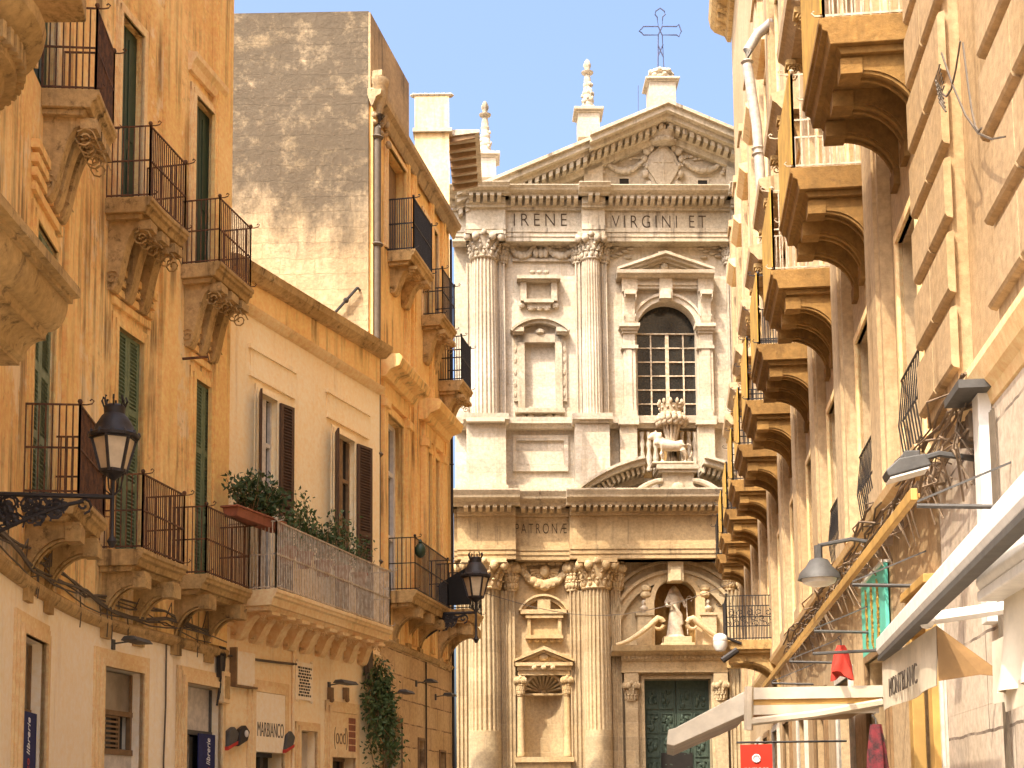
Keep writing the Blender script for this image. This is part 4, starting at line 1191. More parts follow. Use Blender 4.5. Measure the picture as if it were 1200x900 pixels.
# stained render below the balconies: shop doors
for i, (a, b) in enumerate(shops):
    m = LW.mb()
    w_ = .24
    for k, (wa, dd) in enumerate(((w_, .03), (w_ * .72, .055), (w_ * .42, .085))):
        m.box(a - wa, a, .002, dd, 0, 3.58 + wa); m.box(b, b + wa, .002, dd, 0, 3.58 + wa); m.box(a, b, .002, dd + .001, 3.58, 3.58 + wa)
    f = m.build('shop_door', 'trimlight', th_)
    m = LW.mb()
    zt = (2.78, 3.0, 2.86)[i]
    m.box(a, b, -.16, -.14, zt + .03, 3.56); m.build('transom', 'glasslight' if i < 2 else 'interiorshade', f)
    m = LW.mb()
    m.box(a, b, -.18, -.10, zt - .04, zt + .03); m.box(a, a + .05, -.18, -.11, 0, 3.56); m.box(b - .05, b, -.18, -.11, 0, 3.56)
    if i == 1:
        m.box(a, b, -.17, -.09, 2.42, 2.5); m.box(a, b, -.2, -.06, 2.1, 2.14); m.box((a + b) / 2 - .30, (a + b) / 2 - .27, -.16, -.12, 2.5, 3.0); m.box((a + b) / 2 + .25, (a + b) / 2 + .28, -.16, -.12, 2.5, 3.0)
        for k in range(7): m.box((a + b) / 2 - .27, (a + b) / 2 + .25, -.15, -.125, 2.53 + k * .066, 2.56 + k * .066)
    m.build('frame', 'wood' if i < 2 else 'grey', f)
    if i == 1:
        m = LW.mb(); m.box(a, b, -.15, -.11, 2.14, 2.42); m.build('panel', 'interiorshade', f)
    m = LW.mb(); m.box(a, b, -.30, -.26, 0, zt); m.build('pane', 'glass', f)
    m = LW.mb(); m.box((a + b) / 2 - .03, (a + b) / 2 + .03, -.24, -.2, 0, zt - .04); m.build('glazing_bar', 'ironpale', f)
# nearer carved balconies at the edge of the house
m = MB()
pr = [(-4.6, 5.95), (-3.56, 5.95), (-3.56, 5.87), (-3.62, 5.86), (-3.62, 5.82)] + [(-3.66 - .16 * (1 - math.cos(t * .157)) , 5.82 - .24 * math.sin(t * .157)) for t in range(0, 11)] + [(-3.84, 5.55), (-3.84, 5.51)] + [(-3.84 - .17 * math.sin(t * .157), 5.35 + .16 * math.cos(t * .157)) for t in range(0, 11)] + [(-4.05, 5.33), (-4.05, 5.30), (-4.6, 5.30)]
k = len(pr); 
m.raw([(x, 8.2, z) for x, z in pr] + [(x, 11.9, z) for x, z in pr], [(j, (j + 1) % k, k + (j + 1) % k, k + j) for j in range(k)] + [tuple(range(k)), tuple(range(k, 2 * k))])
m.raw([(-4.72, 8.2, 5.34), (-4.1, 8.2, 5.34), (-4.1, 11.6, 5.34), (-4.72, 11.6, 5.34), (-4.72, 8.2, 5.1), (-4.3, 8.2, 5.1), (-4.3, 11.45, 5.1), (-4.72, 11.45, 5.1)], [(0, 1, 2, 3), (4, 5, 6, 7), (0, 1, 5, 4), (1, 2, 6, 5), (2, 3, 7, 6), (3, 0, 4, 7)])
cb = m.build('balcony', 'trim', th_, smooth=30)
for y in (9.4, 10.6, 11.35):
    m = MB(lambda a, b, c, y=y: (-4.78 + b, y + a, c)); console(m, -.14, .14, .62, .85, 5.12, 0, 0); m.build('bracket', 'trim', cb, smooth=35)
m = MB()
cx_, cy_ = -5.05, 11.05
m.lathe(cx_, cy_, [(.5, 7.0), (.62, 7.05), (.70, 7.16), (.78, 7.2), (.95, 7.38), (1.02, 7.40), (1.05, 7.48), (1.14, 7.50), (1.14, 7.74), (1.24, 7.78), (1.34, 7.86), (1.36, 7.94), (1.0, 7.96)], 40)
for i in range(64):
    t = 2 * math.pi * i / 64
    c, s = math.cos(t), math.sin(t)
    m.raw([(cx_ + c * r - s * e, cy_ + s * r + c * e, z) for z in (7.56, 7.70) for r, e in ((1.13, -.028), (1.21, -.028), (1.21, .028), (1.13, .028))], [(0, 1, 2, 3), (4, 5, 6, 7), (0, 1, 5, 4), (1, 2, 6, 5), (2, 3, 7, 6), (3, 0, 4, 7)])
cb2 = m.build('round_balcony', 'trim', th_, smooth=30)
m = MB()
m.lathe(cx_, cy_, [(1.0, 7.95), (1.10, 8.4), (1.18, 8.42), (1.22, 8.5), (1.30, 8.52), (1.30, 8.74), (1.42, 8.80), (1.44, 8.9), (1.0, 8.92)], 40)
m.build('parapet', 'trim', cb2, smooth=30)
def sbp(x, y, Y):
    r = ray(x, y); return (r.x * Y / r.y, Y, CAMZ + r.z * Y / r.y)
tp = sbp(101, 27, 14.2); t2 = sbp(88, -60, 12.6)
m = MB()
k = [(-5.5, 12.2), (t2[0], 12.2), (tp[0], 14.2), (-5.5, 14.2)]
m.raw([(x, y, tp[2]) for x, y in k] + [(x, y, tp[2] + .22) for x, y in k], [(0, 1, 2, 3), (4, 5, 6, 7), (0, 1, 5, 4), (1, 2, 6, 5), (2, 3, 7, 6), (3, 0, 4, 7)])
m.build('balcony', 'trim', th_, bevel=.02)

# banners in the shop doors
def banner(i, label):
    a, b = shops[i]; w0, w1 = (a + b) / 2 - (.30 if i == 0 else .02), b - .06
    if i == 0: w0 = a + .22
    fr = LW.frame((w0 + w1) / 2); h = (w1 - w0) / 2
    m = MB(fr); m.box(-h, h, -.035, -.02, .5, (2.76, 2.84)[i > 0])
    o = m.build('shop_banner', 'blue'); tag(o, label, 'banner', 'navy banners in the bookshop doors')
    zt = (2.76, 2.84)[i > 0]
    m = MB(fr); m.text('librerie', .05, -.018, zt - .27, .13, width=.42, depth=.004, rot=math.pi / 2, slant=.25); m.build('lettering', 'whitetext', o).matrix_parent_inverse = Matrix.Translation(-o.location)
    m = MB(fr); m.text('al Punto', .05, -.018, zt - .78, .12, width=.52, depth=.004, rot=math.pi / 2); m.build('lettering', 'redtext', o).matrix_parent_inverse = Matrix.Translation(-o.location)
banner(0, 'tall navy banner in the leftmost shop doorway, below a dusty glass transom')
banner(2, 'navy banner in the shop doorway with a white blind above it')

# ------------------------------------------------------------------ lower house in the middle of the left side
mh = root('low_house', MW.P(3, 0, 0), 'low peach plastered house with brown shutters and a long planted balcony over shops', 'house')
wins = [srange(MW, 302, 323, 500), srange(MW, 391, 414, 560)]
Mz = 5.16
mshop = [srange(MW, 296, 330, 850), srange(MW, 350, 369, 870), srange(MW, 386, 414, 860)]
mh_holes = [(a, b, Mz, 8.75) for a, b in wins] + [(mshop[0][0], mshop[0][1], 0, 3.62), (mshop[1][0], mshop[1][1], 0, 3.05), (mshop[2][0], mshop[2][1], 0, 3.45)]
m = MW.shell(-.12, MW.L + .05, 0, 10.55, mh_holes, .3, ztop=10.75)
MW.body(m, -.1, MW.L + .02, 0, 10.4, [(-9, 29.2), (-9, 24.2)], .6)
m.build('wall', 'peach', mh)
m = MW.mb()
pr = lambda z: [(0.002, z), (.05, z + .02), (.12, z + .10), (.14, z + .14), (.04, z + .2), (0.002, z + .2)]
m.prism_a(pr(9.98), -.1, MW.L + .05, pr(10.0))
m.build('string_course', 'trimlight', mh)
m = MW.mb(); m.prism_a([(0.002, 10.18), (.012, 10.18), (.012, 10.55), (.002, 10.55)], -.1, MW.L + .04, [(0.002, 10.2), (.012, 10.2), (.012, 10.76), (.002, 10.76)]); m.build('parapet_band', 'ochre2', mh)
m = MW.mb()
pr = lambda z: [(-.35, z), (.10, z), (.22, z + .10), (.26, z + .22), (.10, z + .27), (-.35, z + .27)]
m.prism_a(pr(10.55), -.15, MW.L + .15, pr(10.78))
m.build('coping', 'trim', mh)
for i, (a, b) in enumerate(wins):
    m = MW.mb(); surround(m, a, b, Mz, 8.75, .12, .04); m.box(a - .3, b + .62, .002, .03, 9.0, 9.42); m.box(a - .36, b + .68, .002, .06, 9.42, 9.5); m.box(a - .33, b + .65, .002, .045, 8.95, 9.0)
    f = m.build('window', 'peach', mh)
    wd = (b - a) / 2 + .02
    fr = MW.frame(a); louvre(lambda p, q, c, fr=fr: fr(-.05 - p * .80, .05 + q + p * .55, c), 'shutter', f, 'brown', wd * .8, 3.5, .055, .04, Mz + .06, 2)
    fr = MW.frame(b); louvre(lambda p, q, c, fr=fr, b=b: fr(.04 + p * .97, .05 + q + p * .16, c), 'shutter', f, 'brown', wd + .05, 3.5, .055, .04, Mz + .06, 2)
    m = MW.mb(); m.box(a, b, -.16, -.14, Mz, 8.75); m.build('pane', 'glass', f)
    m = MW.mb(); m.box(a, a + .05, -.14, -.08, Mz, 8.72); m.box(b - .05, b, -.14, -.08, Mz, 8.72); m.box((a + b) / 2 - .10, (a + b) / 2 + .10, -.14, -.07, Mz, 8.72); m.box(a, b, -.14, -.08, 7.9, 7.97); m.build('frame', 'interiorshade' if i == 0 else 'wood', f)
nbr = 9
bA, bB = -.15, MW.L - .5
b = balcony(MW, mh, bA, bB, .98, Mz, .26, 1.10, 'trimlight', 'ironpale', [bA + .35 + (bB - bA - .7) * i / (nbr - 1) for i in range(nbr)], .22, .78, .42, 1, .068, rr=.011, dB=.55)
m = MW.mb(); m.prism_a([(0.002, 4.62), (.04, 4.62), (.07, 4.68), (.002, 4.72)], -.1, MW.L); m.build('moulding', 'trimlight', mh)
# shop openings
a, c = mshop[0]
m = MW.mb(); surround(m, a, c, 0, 3.62, .2, .07); f = m.build('shop_front', 'trimlight', mh)
m = MW.mb(); m.box(a, c, -.05, .064, 2.62, 3.615); sg = m.build('sign_panel', 'cream', f)
m = MB(MW.frame((a + c) / 2)); m.text('MARBIANCO', 0, .066, 3.0, .25, width=(c - a) * .90, depth=.008, thin=-.012); m.build('lettering', 'blacktext', f)
m = MW.mb(); m.box(a, c, -.28, -.26, 0, 2.62); m.build('pane', 'glass', f)
m = MW.mb(); m.box(a, a + .06, -.26, -.2, 0, 2.62); m.box(a + .62, a + .72, -.26, -.2, 0, 2.62); m.box(a, c, -.26, -.18, 2.55, 2.62); m.build('frame', 'grey', f)
m = MW.mb(); m.box(a + .1, a + .58, -.255, -.245, 1.6, 2.35); m.build('poster', 'terracotta', f)
a, c = mshop[1]
m = MW.mb(); surround(m, a, c, 0, 3.05, .15, .06); f = m.build('doorway', 'trimlight', mh)
m = MW.mb(); m.box(a, c, -.2, -.15, 0, 3.03); m.box(a + .08, c - .08, -.15, -.135, .3, 1.6); m.box(a + .08, c - .08, -.15, -.135, 1.75, 2.9); m.build('door', 'canvas', f)
a, c = mshop[2]
m = MW.mb(); surround(m, a, c, 0, 3.45, .2, .07); f = m.build('shop_front', 'trimlight', mh)
m = MW.mb(); m.box(a, c, -.05, .064, 2.62, 3.445); m.build('sign_panel', 'trimlight', f)
m = MB(MW.frame((a + c) / 2)); m.text('(ood)', -.16 * (c - a), .066, 3.02, .32, width=(c - a) * .55, depth=.012, thin=-.012); m.build('lettering', 'wood', f)
m = MW.mb()
q0, q1 = a + (c - a) * .66, c - .04
for i in range(4):
    for j in range(5): m.box(q0 + (q1 - q0) * i / 4 + .01, q0 + (q1 - q0) * (i + 1) / 4 - .01, .0645, .072, 2.74 + j * .13, 2.85 + j * .13)
m.build('chequer_panel', 'terracotta', f)
m = MW.mb(); m.box(a, c, -.28, -.26, 0, 2.62); m.build('pane', 'glass', f)
m = MW.mb(); m.box(a, c, -.26, -.18, 2.56, 2.62); m.box(a, a + .06, -.26, -.2, 0, 2.56); m.box(c - .06, c, -.26, -.2, 0, 2.56); m.build('frame', 'wood', f)
m = MB(MW.frame((a + c) / 2)); m.text('TABACCHI', 0, -.255, 2.30, .13, width=.8, depth=.01); m.build('lettering', 'whitetext', f)
m = MW.mb()
for k in range(14): m.blob(((a + c) / 2 + random.uniform(-.5, .5), -.2, random.uniform(1.6, 2.05)), (.09, .05, .08), 6, 4)
m.build('window_display', 'redcloth', f)
# wall plaque
a, c = srange(MW, 345, 365, 797); zt, zb = MW.at(352, 776)[1], MW.at(352, 820)[1]
m = MB(MW.P); m.box(a, c, .004, .03, zb, zt)
for u in (a + .05, c - .05):
    for v in (zt + .02, zb - .02): m.blob((u, .03, v), .03, 6, 4)
o = m.build('wall_plaque', 'cream'); tag(o, 'pale stone plaque with lines of dark writing on the peach wall between two shops', 'plaque')
m = MB(MW.P)
for k in range(10):
    z = zt - .1 - k * (zt - zb - .18) / 9; q = random.uniform(.06, .16)
    u = a + q
    while u < c - q:
        w2 = random.uniform(.03, .10); m.box(u, min(u + w2, c - q + .02), .03, .034, z - .018, z + .018); u += w2 + .025
m.build('lettering', 'blacktext', o).matrix_parent_inverse = Matrix.Translation(-o.location)

# ------------------------------------------------------------------ tall house with the rough party wall
tw = root('tall_house', TW.P(3, -2, 0), 'tall old house with a stained blank side wall, drainpipe and narrow ochre street front', 'house')
TB, TC, TP = 5.05, 16.35, 18.15
w1 = srange(TW, 449, 470, 560); w2 = srange(TW, 497, 512, 600)
u1 = srange(TW, 452, 474, 260); u2 = srange(TW, 496, 511, 350)
b1 = TW.sY(35.0)
gd = [srange(TW, 449, 470, 860), srange(TW, 490, 497, 870), srange(TW, 515, 521, 880)]
th_holes = [(w1[0], w1[1], 6.2, 9.95), (w2[0], w2[1], 6.2, 9.95), (u1[0], u1[1], 13.55, 15.9), (u2[0], u2[1], 13.1, 15.6)]
m = TW.shell(0, TW.L, TB, TC, th_holes, .3)
m.build('street_wall', 'ochre2', tw)
m = TW.shell(0, TW.L, 0, TB, [(a, b, 0, z) for (a, b), z in zip(gd, (3.55, 3.2, 3.0))], .3)
m.build('base_wall', 'base', tw)
m = MB()
c0 = TW.P(0, 0, 0); c1 = TW.P(TW.L, 0, 0); cb_ = TW.P(2.75, 0, 0)
k = [(c0[0], c0[1]), TW.P(TW.L, -.32, 0)[:2], (-12, 36.2), (-12, c0[1])]
k = [(c0[0] - .01, c0[1] + .005), TW.P(.32, -.34, 0)[:2], TW.P(TW.L - .02, -.34, 0)[:2], (-9, 36.2), (-9, c0[1] + .005)]
m.raw([(x, y, 0) for x, y in k] + [(x, y, TC) for x, y in k], [(j, (j + 1) % 5, 5 + (j + 1) % 5, 5 + j) for j in range(5)] + [(0, 1, 2, 3, 4), (5, 6, 7, 8, 9)])
k = [(c0[0] - .01, c0[1] + .003), TW.P(3.05, -.02, 0)[:2], (-8, 33.0), (-8, c0[1] + .003)]
m.raw([(x, y, TC - .02) for x, y in k] + [(x, y, TP + (random.uniform(-.06, .06))) for x, y in k], [(j, (j + 1) % 4, 4 + (j + 1) % 4, 4 + j) for j in range(4)] + [(0, 1, 2, 3), (4, 5, 6, 7)])
m.build('party_wall', 'party', tw)
m = MB(TW.P)
m.prism_a([(-.02, TC), (.06, TC - .25), (.10, TC - .22), (.16, TC - .05), (.26, TC), (.28, TC + .1), (-.02, TC + .14)], -.05, TW.L + .2)
m.box(0.0, 3.1, -.3, .03, TC + .1, TP + .02)
m.build('parapet', 'parapet', tw)
m = MB(TW.P)
for s in (.05, 2.75, 3.35, 5.0, 6.2): m.box(s, s + .32, .002, .07, TB + .2, TC - .2); m.box(s + .1, s + .22, .07, .10, TB + .2, TC - .2)
m.build('pilaster', 'ochre2', tw)
m = MB(TW.P); m.prism_a([(0.002, TB - .02), (.05, TB), (.09, TB + .07), (.03, TB + .13), (.002, TB + .13)], -.02, TW.L + .05); m.build('string_course', 'trim', tw)
m = MB(TW.P)                                                       # carved gutter head
m.lathe(.22, .14, [(.07, 16.0), (.10, 16.15), (.17, 16.35), (.20, 16.42), (.20, 16.62), (.23, 16.66), (.23, 16.78), (.1, 16.8)], 8); m.box(.05, .42, 0, .26, 16.8, 16.92)
for i in range(26): m.blob((random.uniform(.0, 1.1), .06 + random.uniform(0, .1), random.uniform(15.6, 16.5)), (random.uniform(.04, .10), .07, random.uniform(.05, .11)), 6, 4)
m.build('gutter_corbel', 'parapet', tw, smooth=45)
for i, (a, b) in enumerate((w1, w2)):
    m = MB(TW.P); surround(m, a, b, 6.2, 9.95, .2, .08)
    for u in (a - .36, b + .08): m.box(u, u + .28, .002, .14, 6.2, 10.2); m.box(u - .03, u + .31, .002, .2, 9.95, 10.12)
    m.prism_a([(0.002, 10.55), (.2, 10.55), (.28, 10.68), (.5, 10.76), (.56, 10.92), (.5, 11.0), (0.002, 11.06)], a - .5, b + .5)
    m.box(a - .3, b + .3, .002, .1, 10.2, 10.55)
    f = m.build('window', 'ochre2', tw, bevel=.01)
    m = MB(TW.P); m.box(a, b, -.24, -.22, 6.2, 9.95); m.build('pane', 'glass', f)
    m = MB(TW.P); q = (a + b) / 2
    for u0, u1_ in ((a, a + .12), (b - .14, b), (q - .10, q + .10)): m.box(u0, u1_, -.22, -.13, 6.2, 9.9)
    for z in (6.2, 7.4, 8.8, 9.84): m.box(a, b, -.22, -.15, z, z + .1)
    m.build('frame', 'white', f)
for i, ((a, b), z0, z1) in enumerate(((u1, 13.55, 15.9), (u2, 13.1, 15.6))):
    m = MB(TW.P); surround(m, a, b, z0, z1, .16, .07); f = m.build('window', 'trimlight', tw)
    m = MB(TW.P); m.box(a, b, -.24, -.2, z0, z1); m.box(a + .1, (a + b) / 2 - .03, -.2, -.18, z0 + .1, z1 - .1); m.box((a + b) / 2 + .03, b - .1, -.2, -.18, z0 + .1, z1 - .1); m.build('door_leaf', 'wood', f)
balcony(TW, tw, TW.sY(30.55), TW.sY(32.2), .62, 13.55, .24, 1.15, 'trim', 'iron', (TW.sY(30.9), TW.sY(31.8)), .3, .95, .55, 1, .05, rr=.013)
balcony(TW, tw, TW.sY(33.4), TW.sY(34.7), .55, 13.1, .26, 1.1, 'trim', 'iron', (TW.sY(33.7), TW.sY(34.4)), .3, .95, .75, 1, .09, rr=.011)
balcony(TW, tw, TW.sY(35.0), TW.sY(36.1), .62, 12.0, .26, 1.1, 'trim', 'iron', (TW.sY(35.3), TW.sY(35.8)), .3, .95, .6, 1, .06, rr=.012)
balcony(TW, tw, TW.sY(30.6), TW.sY(33.6), .62, 6.2, .26, 1.12, 'soffit', 'iron', (TW.sY(31.1), TW.sY(32.1), TW.sY(33.1)), .26, .92, .75, 0, .10, rr=.010)
flagb = balcony(TW, tw, TW.sY(34.7), TW.sY(36.1), .85, 6.35, .26, 1.1, 'trim', 'iron', (TW.sY(35.0), TW.sY(35.8)), .26, .92, .95, 0, .10, rr=.011)
for (a, b), z in zip(gd, (3.55, 3.2, 3.0)):
    m = MB(TW.P); m.box(a - .05, a, .002, .03, 0, z); m.box(b, b + .05, .002, .03, 0, z); m.box(a - .05, b + .05, .002, .032, z, z + .05)
    f = m.build('shop_door', 'wood', tw)
    m = MB(TW.P); m.box(a, b, -.26, -.22, 0, z); m.build('pane', 'glass', f)
    m = MB(TW.P); m.box(a, b, -.22, -.12, 2.4, 2.48) ; m.box(a, a + .06, -.22, -.15, 0, z); m.box(b - .06, b, -.22, -.15, 0, z); m.build('frame', 'interiorshade' if z > 3.5 else 'wood', f)
m = MB(TW.P)
for x, y in ((479, 800), (505, 790), (522, 795)): pass
# set-back upper storey with a chimney and deep eaves, between house and church
sb = root('back_house', (-2.6, 40, 0), 'pale stone upper storey and deep wooden eaves seen above the tall house parapet', 'house')
def sbp(x, y, Y):
    r = ray(x, y); return (r.x * Y / r.y, Y, CAMZ + r.z * Y / r.y)
p0, p1 = sbp(470, 104, 37.2), sbp(526, 112, 37.2)
m = MB(); x0, x1, zt = p0[0], p1[0], p1[2]
x0 = x1 - .90
k = [(x0, 37.2), (x1, 37.2), (x1 - .02, 37.5), (x0, 37.5)]
m.raw([(x, y, 0) for x, y in k] + [(x, y, zt) for x, y in k], [(j, (j + 1) % 4, 4 + (j + 1) % 4, 4 + j) for j in range(4)] + [(0, 1, 2, 3), (4, 5, 6, 7)])
m.build('wall', 'trimlight', sb)
m = MB(); zc_ = sbp(526, 153, 37.2)[2]
m.raw([(x, y, z) for z in (zc_ - .06, zc_ + .04) for x, y in ((x0 - .05, 37.1), (x1 + .08, 37.1), (x1 + .08, 37.6), (x0 - .05, 37.6))], [(0, 1, 2, 3), (4, 5, 6, 7), (0, 1, 5, 4), (1, 2, 6, 5), (2, 3, 7, 6), (3, 0, 4, 7)])
for i in range(7): m.blob((x0 + (x1 - x0) * i / 6, 37.25, zt + .03), (.14, .1, .06), 6, 4)
m.build('string_course', 'weather', sb)
m = MB(); q0, q1 = sbp(527, 156, 37.6), sbp(562, 156, 37.6)
zz = q0[2]
m.raw([(q0[0] - .05, 37.4, zz - .18), (q1[0], 37.4, zz - .08), (q1[0], 40.6, zz - .08), (q0[0] - .05, 40.6, zz - .18), (q0[0] - .05, 37.4, zz), (q1[0], 37.4, zz), (q1[0], 40.6, zz), (q0[0] - .05, 40.6, zz)], [(0, 1, 2, 3), (4, 5, 6, 7), (0, 1, 5, 4), (1, 2, 6, 5), (2, 3, 7, 6), (3, 0, 4, 7)])
m.build('eaves', 'weather', sb)
for i in range(7):
    y = 37.45 + i * .5
    m = MB()
    m.raw([(x, y + e, z) for e in (0, .1) for x, z in ((q0[0] - .04, zz - .34), (q1[0] - .12, zz - .2), (q1[0] - .12, zz - .09), (q0[0] - .04, zz - .18))], [(0, 1, 2, 3), (4, 5, 6, 7), (0, 1, 5, 4), (1, 2, 6, 5), (2, 3, 7, 6), (3, 0, 4, 7)])
    m.build('rafter', 'wood', sb)
# ------------------------------------------------------------------ right: long palazzo with the row of balconies
pz = root('palazzo', RW.P(RW.sY(28), 0, 0), 'long cream palazzo with a receding row of stone balconies screened in yellow canvas', 'palazzo')
sB0 = RW.sY(12.62); sB1 = RW.L
ZB = 8.78
NB = 10
YB = [12.72 + 3.18 * i for i in range(NB)]
holes = []; doors = []; lows = []; tops = []
for i, y in enumerate(YB):
    c = RW.sY(y + .85)
    doors.append((c - .58, c + .58)); holes.append((c - .58, c + .58, ZB, 11.9))
    lows.append((c - .55, c + .55)); holes.append((c - .55, c + .55, 4.9, 7.15))
    tops.append((c - .5, c + .5)); holes.append((c - .5, c + .5, 14.4, 16.9))
    holes.append((c - .75, c + .75, 0, 3.3))
ZR = CAMZ + ray(852, 34).z * 42.5 / ray(852, 34).y + .5
m = RW.shell(sB0, sB1, 0, ZR + .3, holes, .38)
RW.body(m, sB0 + .02, sB1 - .02, 0, ZR + .25, [(16, 43), (14, 12.7)], .55)
m.build('wall', 'palazzo', pz)
for i in range(NB):
    y = YB[i] + 1.7 + .28
    s0 = RW.sY(y); m = MB(RW.P)
    m.box(s0, s0 + .92, .002, .13, 4.75, 19.4); m.box(s0 + .12, s0 + .80, .13, .17, 4.95, 19.2)
    m.box(s0 - .05, s0 + .97, .002, .2, 4.75, 4.95); m.box(s0 - .05, s0 + .97, .002, .22, 19.2, 19.4)
    m.build('pilaster', 'palazzo', pz)
m = MB(RW.P)
m.prism_a([(.002, 4.52), (.06, 4.54), (.10, 4.62), (.2, 4.68), (.22, 4.75), (.002, 4.78)], sB0, sB1)
m.build('string_course', 'trimlight', pz)
m = MB(RW.P)
zr = RW.at(858, 34, .3)[1]
m.prism_a([(.002, ZR - .5), (.12, ZR - .48), (.2, ZR - .3), (.5, ZR - .15), (.62, ZR), (.68, ZR + .3), (-.1, ZR + .4)], sB0, sB1 + .3)
n = int((sB1 - sB0) / .5)
for i in range(n): m.box(sB0 + .1 + i * .5, sB0 + .3 + i * .5, .14, .46, ZR - .34, ZR - .16)
m.build('roof_cornice', 'trim', pz)
for i, y in enumerate(YB):
    sA = RW.sY(y); sE_ = RW.sY(y + 1.7)
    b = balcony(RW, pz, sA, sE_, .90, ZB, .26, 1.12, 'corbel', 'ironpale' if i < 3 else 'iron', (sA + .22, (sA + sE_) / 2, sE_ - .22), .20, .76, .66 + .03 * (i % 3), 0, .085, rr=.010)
    if i < 9:
        m = MB(RW.P); m.box(sA + .03, sE_ - .03, .868, .884, ZB + .05, ZB + 1.16)
        m.build('canvas_screen', 'yellow', b)
    a, c = doors[i]
    m = MB(RW.P); surround(m, a, c, ZB, 11.9, .2, .09)
    m.box(a - .3, c + .3, .002, .12, 12.12, 12.5)
    f = m.build('window', 'trimlight', pz)
    for q in (a - .24, c + .04):
        m = MB(RW.P); console(m, q, q + .2, .46, .62, 12.5, .002, 1); m.build('bracket', 'soffit', f, smooth=35)
    m = MB(RW.P); m.prism_a([(.002, 12.5), (.40, 12.5), (.50, 12.62), (.56, 12.66), (.58, 12.78), (.002, 12.9)], a - .42, c + .42); m.build('hood', 'palazzo', f)
    m = MB(RW.P); m.box(a, c, -.33, -.30, ZB, 11.9); m.build('pane', 'glass', f)
    m = MB(RW.P); q = (a + c) / 2; m.box(a, a + .08, -.3, -.22, ZB, 11.9); m.box(c - .08, c, -.3, -.22, ZB, 11.9); m.box(q - .06, q + .06, -.3, -.22, ZB, 11.9); m.box(a, c, -.3, -.23, 10.9, 11.0); m.build('frame', 'wood', f)
    a, c = lows[i]
    m = MB(RW.P); surround(m, a, c, 4.9, 7.15, .16, .07); f = m.build('window', 'trimlight', pz)
    m = MB(RW.P); m.box(a, c, -.33, -.31, 4.9, 7.15); m.build('pane', 'glass', f)
    m = MB(RW.P); q = (a + c) / 2
    for u in (a, q - .04, c - .08): m.box(u, u + .08, -.31, -.24, 4.9, 7.15)
    m.box(a, c, -.31, -.25, 6.3, 6.38); m.build('frame', 'wood', f)
    if i < 3:
        m = MB(RW.P)
        for k in range(9):
            u = a + (c - a) * k / 8; m.tube([(u, .05, 4.92), (u, .10, 5.3), (u, .05, 5.75)], .009, 4)
        for z in (4.95, 5.35, 5.75): m.tube([(a, .06, z), (c, .06, z)], .011, 4)
        m.build('window_grille', 'iron', f)
    a, c = tops[i]
    m = MB(RW.P); surround(m, a, c, 14.4, 16.9, .16, .08); m.prism_a([(.002, 17.2), (.2, 17.2), (.34, 17.34), (.36, 17.44), (.002, 17.5)], a - .35, c + .35); f = m.build('window', 'trimlight', pz)
    m = MB(RW.P); m.box(a, c, -.33, -.31, 14.4, 16.9); m.build('pane', 'glass', f)
    q = RW.sY(y + .85)
    m = MB(RW.P); u0, u1_ = q - .75, q + .75
    m.box(u0, u1_, -.36, -.33, 0, 3.3); f = m.build('shop_pane', 'glass', pz)
    m = MB(RW.P); surround(m, u0, u1_, 0, 3.3, .14, .06); m.box(u0, u1_, -.33, -.22, 2.5, 2.6); m.box(u0, u0 + .07, -.33, -.24, 0, 3.3); m.box(u1_ - .07, u1_, -.33, -.24, 0, 3.3); m.build('frame', 'wood' if i % 2 else 'interiorshade', f)
# iron balcony lower down, near the church
yb = 31.0
ib = balcony(RW, pz, RW.sY(yb), RW.sY(yb + 1.7), 1.15, 5.15, .2, .95, 'soffit', 'iron', (RW.sY(yb + .3), RW.sY(yb + 1.3)), .26, .9, .8, 0, .07, rr=.010)
m = MB(RW.P)
for k in range(16):
    u = .1 + k * .065; s = RW.sY(yb) + .03
    m.tube([(s, u + .06 * (1.3 - .1 * i) * math.cos(i * .8 + k), 5.5 + (k % 3) * .12 + .06 * (1.3 - .1 * i) * math.sin(i * .8 + k)) for i in range(10)], .011, 4)
m.build('scrollwork', 'iron', ib)

# ------------------------------------------------------------------ nearer house with banded pilasters
nh = root('corner_house', RW.P(RW.sY(9.5), 0, 0), 'tall cream house with banded pilasters and grey stone shop front nearest on the right', 'house')
q12 = (RW.sY(11.05), RW.sY(12.55)); q34 = (RW.sY(7.9), RW.sY(9.75))
wn_ = (RW.sY(9.95), RW.sY(10.85))
sdo = (RW.sY(6.9), RW.sY(8.6)); odo = srange(RW, 1104, 1075, 700)
odo = (min(odo), max(odo))
m = RW.shell(0, sB0, 0, 17, [(wn_[0], wn_[1], 8.9, 12.2), (sdo[0], sdo[1], 0, 2.35), (odo[0] + .12, odo[1] - .12, 0, 3.35)], .38)
RW.body(m, .02, sB0 - .02, 0, 16.9, [(14, 12.6), (14, 5.5)], .55)
m.build('wall', 'nearhouse', nh)
for a, c in (q12, q34):
    m = MB(RW.P)
    m.box(a + .06, c - .06, .002, .12, 4.85, 17)
    z = 4.95
    while z < 16.5:
        for u0, u1_ in ((a, (a + c) / 2 - .015), ((a + c) / 2 + .015, c)):
            m.prism_a([(.12, z), (.165, z + .015), (.18, z + .04), (.18, z + .46), (.165, z + .485), (.12, z + .50)], u0, u1_)
        z += .60
    m.build('banded_pilaster', 'nearhouse', nh)
m = MB(RW.P)
m.prism_a([(.002, 4.46), (.05, 4.48), (.07, 4.56), (.12, 4.62), (.16, 4.74), (.16, 4.80), (.002, 4.86)], 0, sB0 - 1.2)
m.build('shop_cornice', 'trimlight', nh)
m = MB(RW.P)
e1 = odo[0] - .25
